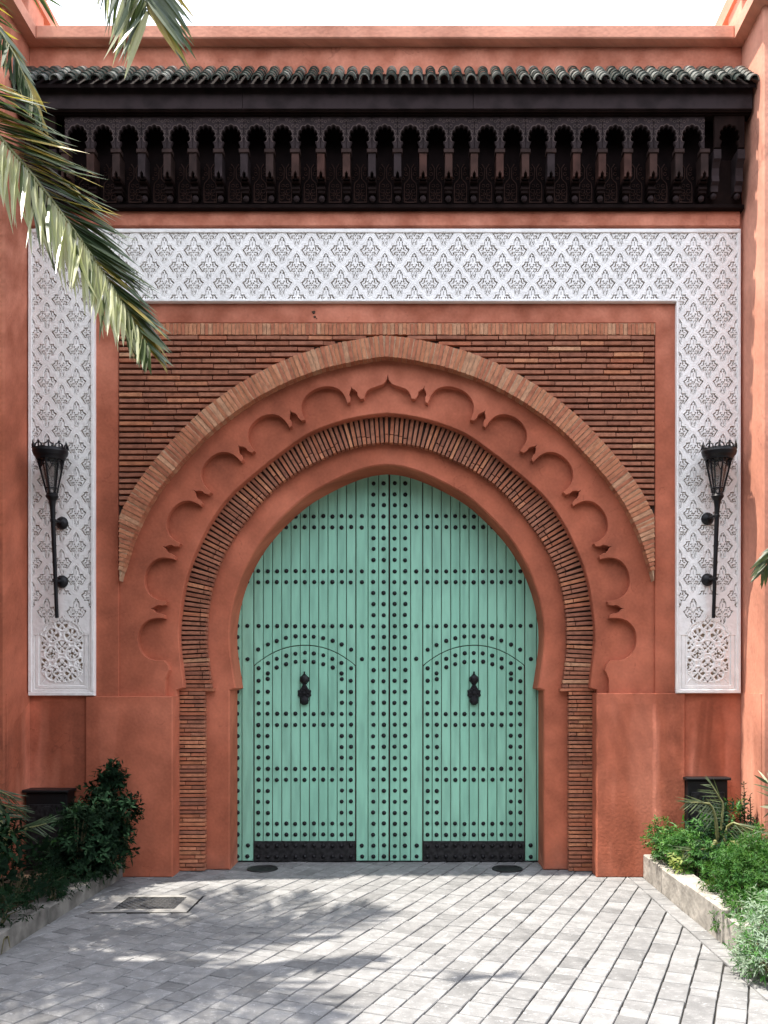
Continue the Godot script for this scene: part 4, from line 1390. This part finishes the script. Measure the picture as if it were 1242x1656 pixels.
func sky_blocker() -> void:
	# unseen leaf screen added behind the viewer to block frontal sky light
	var bl := []
	for k in 13: bl.append([Vector3(-18 + k * 3.0, 4.6, 15.5 + sin(k * 2.0)), Vector3(2.2, 4.6, 1.6)])
	leafy("added_hedge", "unseen hedge facing the gate from behind the viewer", "added_hedge", bl, 30000, 0.5, 0.55, ["dark", "deep", "dark"], 121)

func cabinet(called: String, label: String, px0: float, px1: float, py: float, z0: float, z1: float) -> void:
	var t := thing(called, label, "cabinet", Vector3.ZERO, "black boxes in the planting beds")
	var a := W2(px0, py, z1); var b := W2(px1, py, z1)
	obj("body", boxm(Vector3(a.x + 0.02, 0.05, z0), Vector3(b.x - 0.02, a.y - 0.025, z1 - 0.03), 0.006), M.black, t)
	obj("lid", boxm(Vector3(a.x, a.y - 0.022, z0), Vector3(b.x, a.y, z1), 0.006), M.black, t)
	var m := (a + b) * 0.5
	obj("door", boxm(Vector3(a.x + 0.05, 0.12, z1 - 0.028), Vector3(b.x - 0.05, a.y - 0.12, z1 - 0.018), 0.004), M.steel_dark, t)
	var mb := MB.new()
	mb.lathe(Vector3(m.x + 0.01, a.y - 0.19, z1 - 0.02), Vector3(0, 0, 1), PackedVector2Array([Vector2(0.06, 0), Vector2(0.058, 0.008), Vector2(0.0, 0.009)]), 14)
	obj("disc", mb.mesh(), M.steel_dark, t)

# ------------------------------------------------------------------ plants
var leaflets := []
func make_leaflets() -> void:
	# unit leaflet: along +x, folded along the middle, drooping towards -y, width along z
	for s in 5:
		var mb := MB.new()
		var bend: float = [0.02, 0.08, 0.16, 0.28, -0.03][s]
		var wd := [0.5, 1.0, 0.92, 0.6, 0.0]
		for i in 4:
			var p := []
			for k in [i, i + 1]:
				var x: float = k / 4.0
				var y := -bend * x * x
				var w: float = 0.5 * wd[k]
				p.append([Vector3(x, y + 0.012 * wd[k], -w), Vector3(x, y, 0), Vector3(x, y + 0.012 * wd[k], w)])
			mb.quad(p[0][0], p[1][0], p[1][1], p[0][1], Vector3(0, 1, 0.3))
			mb.quad(p[0][1], p[1][1], p[1][2], p[0][2], Vector3(0, 1, -0.3))
		leaflets.append(mb.mesh())

func leaf_tf(p: Vector3, dir: Vector3, up: Vector3, l: float, w: float) -> Transform3D:
	var x := dir.normalized()
	var z := x.cross(up).normalized()
	var y := z.cross(x).normalized()
	return Transform3D(Basis(x * l, y * l, z * w), p)

func frond(parent: Node, pts: PackedVector3Array, n: int, len0: float, dirs: Array, nrm: Array, mats: Array, single: bool, skip := 0.0, width := 0.026, jitter := 1.0) -> void:
	# dirs: [side a at the base, side a at the tip, side b at the base, side b at the tip]
	var cur := Curve3D.new()
	for i in pts.size():
		var t := (pts[min(i + 1, pts.size() - 1)] - pts[max(i - 1, 0)]) * 0.18
		cur.add_point(pts[i], -t, t)
	var L := cur.get_baked_length()
	var rp := PackedVector3Array(); var rr := PackedFloat32Array()
	for i in 17:
		rp.append(cur.sample_baked(L * i / 16.0)); rr.append(lerpf(0.021, 0.003, i / 16.0))
	var mb := MB.new()
	mb.tube(rp, rr, 6)
	var fr := obj("frond", mb.mesh(), M.leaf.palm_stalk, parent)
	var groups := {}
	for i in n:
		var u := lerpf(skip, 1.0, (i + 0.5) / n)
		var p := cur.sample_baked(L * u)
		var tan := (cur.sample_baked(minf(L, L * u + 0.03)) - cur.sample_baked(maxf(0.0, L * u - 0.03))).normalized()
		for sd in 2:
			var d: Vector3 = dirs[sd * 2].lerp(dirs[sd * 2 + 1], u)
			d = (d.normalized() + Vector3(rng.randfn(0, 0.07), rng.randfn(0, 0.07), rng.randfn(0, 0.10)) * jitter).normalized()
			var l := len0 * (0.55 + 0.6 * sin(PI * clampf(u * 0.72 + 0.2, 0, 1))) * rng.randf_range(0.88, 1.08)
			l *= 0.92 if sd == 0 else 1.0
			if u > 0.88 and skip < 0.7: l *= lerpf(1.0, 0.6, (u - 0.88) / 0.12)
			var w := width * rng.randf_range(0.8, 1.25)
			var up: Vector3 = (nrm[sd] + Vector3(rng.randfn(0, 0.22), rng.randfn(0, 0.22), rng.randfn(0, 0.22)) * jitter).normalized()
			var tf := leaf_tf(p, d, up, l, w)
			var ms: Array = mats[sd]
			var mname: String = ms[rng.randi() % ms.size()]
			var mi := rng.randi() % 5
			if single: obj("leaflet", leaflets[mi], M.leaf[mname], fr, tf)
			else:
				if not groups.has(mname): groups[mname] = []
				groups[mname].append([mi, tf])
	if not single:
		var am := ArrayMesh.new()
		for k in groups:
			var st := SurfaceTool.new()
			for e in groups[k]: st.append_from(leaflets[e[0]], 0, e[1])
			st.set_material(M.leaf[k])
			st.commit(am)
		var o := MeshInstance3D.new()
		o.name = "foliage"
		o.mesh = am
		fr.add_child(o, true)
		o.set_meta("kind", "stuff")

func P3(px: float, py: float, z: float) -> Vector3: return W(px, py, z)

func palm() -> void:
	var t := thing("palm_tree", "date palm at the left edge, its fronds hanging across the carved frame", "palm tree")
	rng.seed = 91
	var base := Vector3(-3.75, 0.05, 2.75)
	var head := Vector3(-3.55, 5.35, 2.7)
	var mb := MB.new()
	var tp := PackedVector3Array(); var tr := PackedFloat32Array()
	for i in 40:
		var u := i / 39.0
		tp.append(base.lerp(head, u) + Vector3(0.06 * sin(u * 3.0), 0, 0)); tr.append(0.2 + (0.03 if i % 2 == 0 else -0.012) - 0.02 * u)
	mb.tube(tp, tr, 14)
	obj("trunk", mb.mesh(), M.trunk, t)
	var Z := 2.62
	# the long frond that crosses the frame
	frond(t, PackedVector3Array([head, P3(-330, 60, 2.75), P3(-120, 105, 2.75), P3(0, 222, 2.7), P3(75, 312, Z), P3(150, 415, Z), P3(205, 500, 2.6), P3(240, 562, 2.6)]), 116, 0.47,
		[Vector3(1.0, 0.50, -0.25), Vector3(0.78, -0.74, -0.1), Vector3(0.10, -0.85, 0.55), Vector3(0.12, -1.0, 0.4)],
		[Vector3(0.1, 0.75, 0.65), Vector3(-0.40, 0.55, 0.72)],
		[["palm", "palm_dark", "palm", "palm_gold", "palm_dark", "palm_gold", "palm_dark"], ["palm_glint", "palm_glint", "palm_glint", "palm"]], true, 0.36, 0.031, 0.7)
	# the one hanging from the top edge
	frond(t, PackedVector3Array([head, P3(-260, -160, 2.8), P3(20, -260, 2.9), P3(170, -170, 2.95), P3(222, -65, 2.95), P3(240, 22, 2.95)]), 26, 0.55,
		[Vector3(1.6, -0.30, -0.1), Vector3(0.75, -1.0, 0.0), Vector3(-1.0, -0.9, 0.2), Vector3(-0.30, -1.0, 0.1)],
		[Vector3(0.1, 0.3, 0.9), Vector3(-0.3, 0.3, 0.85)],
		[["palm", "palm_dark", "palm", "palm_gold"], ["palm", "palm_dark", "palm", "palm_glint"]], true, 0.84, 0.033, 0.9)
	# the dark one in the corner
	frond(t, PackedVector3Array([head, P3(-200, -60, 2.4), P3(-70, -20, 2.3), P3(0, 50, 2.25), P3(40, 125, 2.25), P3(66, 195, 2.25)]), 60, 0.26,
		[Vector3(0.9, -0.25, -0.3), Vector3(0.4, -0.9, -0.1), Vector3(-0.2, -1.0, 0.4), Vector3(0.1, -1.0, 0.2)],
		[Vector3(0.2, 0.5, 0.8), Vector3(-0.4, 0.3, 0.8)],
		[["palm_dark", "palm_dark", "palm", "palm_gold"], ["palm_dark", "palm_dark", "palm_glint"]], false, 0.4, 0.026, 0.7)
	# the rest of the crown, above and left of the frame
	for k in 22:
		var an := TAU * k / 22.0 + rng.randf_range(-0.1, 0.1)
		var el: float = [1.15, 0.75, 0.95, 0.5][k % 4]
		var out := Vector3(cos(an), 0, sin(an))
		var R := rng.randf_range(1.9, 2.6)
		var high := rng.randf_range(0.9, 1.5) * el
		var near := out.x > -0.35
		if near and absf(out.z) < 0.5: continue
		if near:
			high = maxf(high, 1.6)
			R = rng.randf_range(1.3, 1.8)
		var tip := head + out * R + Vector3(0, 1.0 if near else high * 0.25 - 0.6, 0)
		var pts := PackedVector3Array([head, head + out * R * 0.35 + Vector3(0, high * 0.75, 0), head + out * R * 0.7 + Vector3(0, high * 0.8, 0), tip])
		var sv := out.cross(Vector3.UP).normalized()
		frond(t, pts, 46, 0.46, [sv + out * 0.5 + Vector3(0, 0.2, 0), sv * 0.5 + out + Vector3(0, -0.3, 0), -sv + out * 0.5 + Vector3(0, 0.2, 0), -sv * 0.5 + out + Vector3(0, -0.3, 0)],
			[Vector3.UP, Vector3.UP], [["palm", "palm_dark", "palm_gold"], ["palm", "palm_dark"]], false, 0.15)

func small_palm() -> void:
	var t := thing("young_palm", "young palm at the right edge with leaf tips reaching into view", "palm")
	rng.seed = 92
	var head := Vector3(3.45, 1.9, 1.75)
	var mb := MB.new()
	mb.tube(PackedVector3Array([Vector3(3.5, 0.05, 1.75), Vector3(3.48, 0.9, 1.75), head]), PackedFloat32Array([0.13, 0.11, 0.1]), 12)
	obj("trunk", mb.mesh(), M.trunk, t)
	var tips := [[P3(1300, 855, 1.6), P3(1262, 872, 1.5), P3(1232, 925, 1.45)], [P3(1310, 1300, 2.0), P3(1262, 1290, 2.1), P3(1238, 1262, 2.1)], [P3(1330, 1270, 2.3), P3(1275, 1300, 2.35), P3(1246, 1308, 2.35)], [P3(1400, 900, 1.2), P3(1420, 980, 0.9), P3(1400, 1100, 0.8)], [Vector3(4.2, 2.8, 1.8), Vector3(4.8, 2.7, 1.8), Vector3(5.1, 2.2, 1.8)], [Vector3(3.7, 2.7, 2.6), Vector3(3.9, 2.6, 3.1), Vector3(4.0, 2.1, 3.4)]]
	for k in tips.size():
		var pts := PackedVector3Array([head, tips[k][0], tips[k][1], tips[k][2]])
		var tan := (pts[3] - pts[2]).normalized()
		var s := tan.cross(Vector3(0, 0.3, 1)).normalized()
		if k == 0: frond(t, pts, 26, 0.30, [Vector3(-1, 0.12, 0.2), Vector3(-0.7, -0.8, 0.1), Vector3(0.3, -1, 0.2), Vector3(0.0, -1, 0.1)], [Vector3(0.1, 0.6, 0.8), Vector3(0.2, 0.2, 0.9)], [["palm", "palm_dark"], ["palm", "palm_dark"]], false, 0.35)
		else: frond(t, pts, 22, 0.22, [s + tan * 0.4, s * 0.4 + tan, -s + tan * 0.4, -s * 0.4 + tan], [Vector3(0, 0.5, 0.8), Vector3(0, 0.5, 0.8)], [["palm", "palm_glint"], ["palm_dark", "palm"]], false, 0.35, 0.014)

func leafy(called: String, label: String, cat: String, blobs: Array, count: int, size: float, wide: float, mats: Array, sd: int, group := "", flat := 0.3) -> Node3D:
	# blobs: [centre, radii]; leaves are thicker towards the outside of each clump, on twigs from the base
	var t := thing(called, label, cat, Vector3.ZERO, group)
	rng.seed = sd
	var by := {}
	for m in mats: by[m] = MB.new()
	var tw := MB.new()
	var nn := noise(sd, 3.0, 2)
	var total := 0.0
	for b in blobs: total += b[1].x * b[1].y * b[1].z
	for b in blobs:
		var c: Vector3 = b[0]
		var r: Vector3 = b[1]
		var root := Vector3(c.x, 0.08, c.z)
		for k in 7:
			var d := Vector3(rng.randfn(0, 1), rng.randf_range(-0.2, 1.2), rng.randfn(0, 1)).normalized()
			var e := c + d * r * 0.8
			tw.tube(PackedVector3Array([root, root.lerp(e, 0.5) + Vector3(0, 0.04, 0), e]), PackedFloat32Array([0.008, 0.005, 0.002]), 5, false)
		var cnt := int(count * maxf(0.08, r.x * r.y * r.z / total))
		var sprigs := int(cnt / 9)
		for s in sprigs:
			var d := Vector3(rng.randfn(0, 1), rng.randfn(0, 1) + 0.25, rng.randfn(0, 1)).normalized()
			var rad := pow(rng.randf(), 0.45)
			rad *= 1.0 + 0.45 * nn.get_noise_3d(d.x + c.x, d.y, d.z + c.z)
			var p := c + d * r * rad
			if p.y < 0.06: continue
			var grow := (d + Vector3(0, 0.35, 0) + Vector3(rng.randfn(0, 0.35), rng.randfn(0, 0.35), rng.randfn(0, 0.35))).normalized()
			var mname: String = mats[rng.randi() % mats.size()]
			var mb: MB = by[mname]
			for k in 9:
				var q := p + grow * size * 0.75 * k / 2.0 * 0.5
				var a := rng.randf() * TAU
				var sx := grow.cross(Vector3(0.3, 0.2, 0.9)).normalized()
				var sy := grow.cross(sx)
				var ld := (grow * rng.randf_range(0.3, 0.8) + sx * cos(a) + sy * sin(a)).normalized()
				var l := size * rng.randf_range(0.45, 1.35)
				var wv := ld.cross(grow + Vector3(0.01, 0.3, 0.02)).normalized() * l * wide
				var m := q + ld * l * 0.5
				var tip := q + ld * l + Vector3(0, -flat * l * 0.4, 0)
				var up := wv.cross(ld)
				if up.y < 0: up = -up
				mb.quad(q, m + wv * 0.5, tip, m - wv * 0.5, up)
	var am := ArrayMesh.new()
	for m in mats:
		if by[m].v.is_empty(): continue
		var arr: ArrayMesh = by[m].mesh()
		am.add_surface_from_arrays(Mesh.PRIMITIVE_TRIANGLES, arr.surface_get_arrays(0))
		am.surface_set_material(am.get_surface_count() - 1, M.leaf[m])
	var o := MeshInstance3D.new()
	o.name = "foliage"
	o.mesh = am
	o.set_meta("kind", "stuff")
	t.add_child(o, true)
	obj("stems", tw.mesh(), M.stem, t)
	return t

func grassy(called: String, label: String, root: Vector3, stalks: Array, leaf: String, ln: float, sd: int) -> void:
	# arching thin palm leaves from one root
	var t := thing(called, label, "plant")
	rng.seed = sd
	for s in stalks:
		var pts := PackedVector3Array([root, root.lerp(s[0], 0.55) + Vector3(0, 0.12, 0), s[0], s[1]])
		var tan: Vector3 = (s[1] - s[0]).normalized()
		var dn := Vector3(0, -1, 0)
		frond(t, pts, 13, ln, [tan * 0.5 + dn * 0.5 + Vector3(0, 0, 0.4), tan + dn * 0.7, tan * 0.9 + Vector3(0, 0.25, -0.3), tan + Vector3(0, 0.15, 0)], [Vector3(0, 0.4, 0.9), Vector3(0, 0.5, 0.9)], [[leaf], [leaf]], false, 0.5, 0.008)

func plants() -> void:
	var bl := func(px: float, py: float, z: float, r: Vector3) -> Array: return [W(px, py, z), r]
	leafy("shrub", "feathery green shrub by the wall at the head of the right bed", "shrub", [bl.call(1085, 1372, 0.62, Vector3(0.16, 0.13, 0.16)), bl.call(1068, 1352, 0.5, Vector3(0.10, 0.12, 0.1)), bl.call(1110, 1378, 0.8, Vector3(0.17, 0.14, 0.18)), bl.call(1128, 1385, 0.95, Vector3(0.12, 0.1, 0.12))], 8500, 0.032, 0.30, ["green", "bright", "green"], 101, "shrubs in the planting beds")
	leafy("shrub", "dark leafy shrub below the black box in the right bed", "shrub", [bl.call(1145, 1362, 0.62, Vector3(0.2, 0.17, 0.16)), bl.call(1180, 1345, 0.55, Vector3(0.2, 0.22, 0.16)), bl.call(1150, 1395, 0.95, Vector3(0.16, 0.12, 0.14))], 3800, 0.05, 0.3, ["dark", "green", "deep"], 102, "shrubs in the planting beds")
	leafy("shrub", "bright green fine-leaved shrub spilling over the right kerb", "shrub", [bl.call(1195, 1425, 1.75, Vector3(0.2, 0.2, 0.25)), bl.call(1225, 1400, 1.6, Vector3(0.24, 0.24, 0.25)), bl.call(1172, 1440, 1.55, Vector3(0.12, 0.13, 0.16)), bl.call(1205, 1475, 2.1, Vector3(0.13, 0.13, 0.16)), bl.call(1250, 1440, 1.9, Vector3(0.22, 0.24, 0.25)), bl.call(1178, 1490, 1.95, Vector3(0.07, 0.10, 0.09)), bl.call(1165, 1520, 2.0, Vector3(0.04, 0.08, 0.05))], 19000, 0.030, 0.28, ["green", "bright", "green", "bright"], 103, "shrubs in the planting beds")
	leafy("shrub", "pale yellow-green sprig beside the right kerb stones", "shrub", [bl.call(1105, 1400, 0.95, Vector3(0.07, 0.06, 0.06)), bl.call(1165, 1428, 1.45, Vector3(0.05, 0.05, 0.05))], 420, 0.045, 0.35, ["yellow", "bright"], 104, "shrubs in the planting beds")
	leafy("shrub", "silver grey feathery bush at the lower right corner", "shrub", [bl.call(1250, 1500, 2.55, Vector3(0.17, 0.17, 0.2)), bl.call(1228, 1548, 2.7, Vector3(0.11, 0.13, 0.15)), bl.call(1275, 1540, 2.6, Vector3(0.2, 0.2, 0.2)), bl.call(1242, 1572, 2.8, Vector3(0.08, 0.09, 0.09)), bl.call(1212, 1556, 2.62, Vector3(0.07, 0.08, 0.09))], 9000, 0.037, 0.22, ["silver", "silver", "green"], 105, "shrubs in the planting beds")
	grassy("fern_palm", "thin arching grey-green palm leaves before the right black box", W(1165, 1400, 0.7), [[W(1150, 1300, 0.75), W(1108, 1298, 0.85)], [W(1170, 1300, 0.7), W(1150, 1268, 0.7)], [W(1150, 1372, 0.95), W(1105, 1376, 1.0)], [W(1185, 1330, 0.8), W(1225, 1345, 0.9)], [W(1200, 1372, 1.0), W(1240, 1362, 1.1)]], "palm", 0.2, 106)
	# spire plant
	var sp := thing("spire_plant", "tall dark narrow leafy spire against the right return wall", "plant")
	rng.seed = 107
	var sb := MB.new(); var sl := MB.new()
	for e in [[1202.0, 1266.0], [1212.0, 1285.0]]:
		var a := W(e[0], 1400, 0.58); var b := W(e[0] + 1.0, e[1], 0.58)
		sb.tube(PackedVector3Array([a, a.lerp(b, 0.5) + Vector3(0.01, 0, 0), b]), PackedFloat32Array([0.008, 0.006, 0.003]), 6)
		for k in 130:
			var u := rng.randf_range(0.05, 1.0)
			var p := a.lerp(b, u)
			var an := rng.randf() * TAU
			var d := Vector3(cos(an), rng.randf_range(0.1, 0.7), sin(an)).normalized()
			var l := 0.055 * (1.15 - 0.5 * u)
			var w := d.cross(Vector3.UP).normalized() * l * 0.16
			sl.quad(p, p + d * l * 0.5 + w, p + d * l, p + d * l * 0.5 - w, Vector3.UP)
	obj("stem", sb.mesh(), M.stem, sp)
	obj("leaves", sl.mesh(), M.leaf.deep, sp).set_meta("kind", "stuff")
	# left bed: its shade is also put into the darker leaf colours
	leafy("shrub", "dark climbing shrub with a pointed top against the left wall", "shrub", [bl.call(150, 1352, 0.6, Vector3(0.26, 0.22, 0.18)), bl.call(160, 1318, 0.5, Vector3(0.17, 0.16, 0.13)), bl.call(172, 1282, 0.42, Vector3(0.08, 0.13, 0.08)), bl.call(182, 1258, 0.4, Vector3(0.035, 0.07, 0.04)), bl.call(200, 1312, 0.45, Vector3(0.09, 0.08, 0.08)), bl.call(125, 1330, 0.8, Vector3(0.14, 0.08, 0.12)), bl.call(130, 1390, 0.75, Vector3(0.3, 0.16, 0.2)), bl.call(190, 1355, 0.5, Vector3(0.09, 0.1, 0.09))], 7600, 0.055, 0.36, ["deep", "deep", "dark"], 111, "shrubs in the planting beds")
	leafy("shrub", "glossy broad-leaved shrub at the left edge", "shrub", [bl.call(8, 1385, 1.6, Vector3(0.17, 0.12, 0.16)), bl.call(18, 1425, 1.7, Vector3(0.2, 0.12, 0.16)), bl.call(-40, 1370, 1.5, Vector3(0.25, 0.22, 0.2))], 900, 0.085, 0.4, ["dark", "deep", "deep"], 112, "shrubs in the planting beds")
	leafy("shrub", "low dark ground cover trailing over the left kerb", "ground cover", [bl.call(70, 1432, 1.3, Vector3(0.26, 0.09, 0.3)), bl.call(100, 1420, 0.95, Vector3(0.25, 0.08, 0.25)), bl.call(85, 1448, 1.45, Vector3(0.10, 0.06, 0.12)), bl.call(-5, 1470, 2.1, Vector3(0.2, 0.1, 0.3)), bl.call(10, 1535, 2.2, Vector3(0.07, 0.05, 0.10))], 5200, 0.03, 0.32, ["dark", "deep", "dark"], 113, "shrubs in the planting beds")
	grassy("fern_palm", "thin dark arching leaves before the left black box", W(5, 1400, 1.2), [[W(20, 1345, 1.2), W(75, 1332, 1.2)], [W(0, 1300, 1.1), W(38, 1312, 1.1)], [W(-10, 1275, 1.1), W(22, 1290, 1.1)]], "palm_dark", 0.2, 114)
	# tall bougainvillea off the left edge, enlarged out of view to shade bed and wall
	leafy("bougainvillea", "tall dark bougainvillea at the left edge with a few pink bracts", "bougainvillea", [[Vector3(-3.75, 1.5, 1.35), Vector3(0.55, 0.9, 0.55)], [Vector3(-3.65, 2.6, 1.3), Vector3(0.45, 0.8, 0.5)], [Vector3(-4.1, 3.4, 1.6), Vector3(0.6, 0.8, 0.7)], [Vector3(-4.1, 2.2, 2.4), Vector3(0.7, 1.1, 0.7)], [Vector3(-4.4, 4.2, 2.0), Vector3(0.7, 0.7, 0.8)], [Vector3(-3.6, 1.2, 2.9), Vector3(0.6, 0.9, 0.6)], [Vector3(-3.2, 2.1, 2.3), Vector3(0.5, 0.9, 0.6)], [Vector3(-3.25, 3.3, 1.9), Vector3(0.5, 0.8, 0.6)], [Vector3(-3.1, 1.2, 3.4), Vector3(0.6, 1.0, 0.6)]], 24000, 0.085, 0.55, ["dark", "deep", "dark", "dark", "pink"], 115)
	leafy("tree", "unseen dark broad-leaved tree added beyond the left edge to darken the left side", "tree", [[Vector3(-5.4, 3.2, 2.6), Vector3(1.2, 1.5, 1.5)], [Vector3(-5.2, 5.0, 2.2), Vector3(1.1, 1.2, 1.2)], [Vector3(-5.6, 4.4, 4.0), Vector3(1.3, 1.4, 1.2)], [Vector3(-5.0, 2.4, 4.4), Vector3(1.0, 1.2, 1.0)], [Vector3(-5.9, 4.0, 6.2), Vector3(1.2, 1.5, 1.2)]], 17000, 0.16, 0.5, ["dark", "deep", "dark"], 116)  # unseen tree added to keep sky light off the left wall

# ------------------------------------------------------------------ scene
func _ready() -> void:
	var cam := Camera3D.new()
	cam.name = "camera"
	cam.projection = Camera3D.PROJECTION_FRUSTUM
	cam.near = 0.05
	cam.far = 400.0
	cam.keep_aspect = Camera3D.KEEP_HEIGHT
	cam.size = 0.05 * 1656.0 / F
	cam.frustum_offset = Vector2(0.05 * (621.0 - VX) / F, 0.05 * (VY - 828.0) / F)
	cam.position = Vector3(CX, EYE, CD)
	add_child(cam)
	cam.current = true
	var env := Environment.new()
	env.background_mode = Environment.BG_SKY
	var sky := Sky.new()
	var sm := ProceduralSkyMaterial.new()
	sm.sky_top_color = Color(0.90, 0.92, 0.975)
	sm.sky_horizon_color = Color(0.955, 0.965, 1.0)
	sm.sky_curve = 0.2
	sm.ground_bottom_color = Color(0.5, 0.47, 0.44)
	sm.ground_horizon_color = Color(0.62, 0.6, 0.58)
	sm.sky_energy_multiplier = 1.0
	sky.sky_material = sm
	env.sky = sky
	env.background_energy_multiplier = 1.3
	env.tonemap_mode = Environment.TONE_MAPPER_LINEAR
	env.tonemap_exposure = 2.45
	env.sdfgi_enabled = true
	env.ssao_enabled = true
	env.ssil_enabled = true
	var we := WorldEnvironment.new()
	we.name = "environment"
	we.environment = env
	add_child(we)
	var sun := DirectionalLight3D.new()
	sun.name = "sun"
	sun.light_energy = 1.45
	sun.light_color = Color(1.0, 0.965, 0.915)
	sun.light_angular_distance = 0.55
	sun.shadow_enabled = true
	add_child(sun)
	sun.look_at_from_position(Vector3.ZERO, -Vector3(-0.35, 1.0, 0.06), Vector3(0, 0, 1))

	make_materials()
	make_brick_meshes()
	make_leaflets()
	paving()
	kerbs()
	gatehouse()
	side_wall(-1)
	side_wall(1)
	canopy()
	var st := stud_mesh()
	gate_leaf(-1, st)
	gate_leaf(1, st)
	lantern(-1)
	lantern(1)
	drain_and_caps()
	cabinet("metal_cabinet", "black metal box with a round disc standing in the left planting bed", 35, 110, 1278, 0.245, 0.42)
	cabinet("metal_cabinet", "black metal box behind the thin palm leaves in the right planting bed", 1110, 1183, 1258, 0.245, 0.36)
	sky_blocker()
	palm()
	small_palm()
	plants()
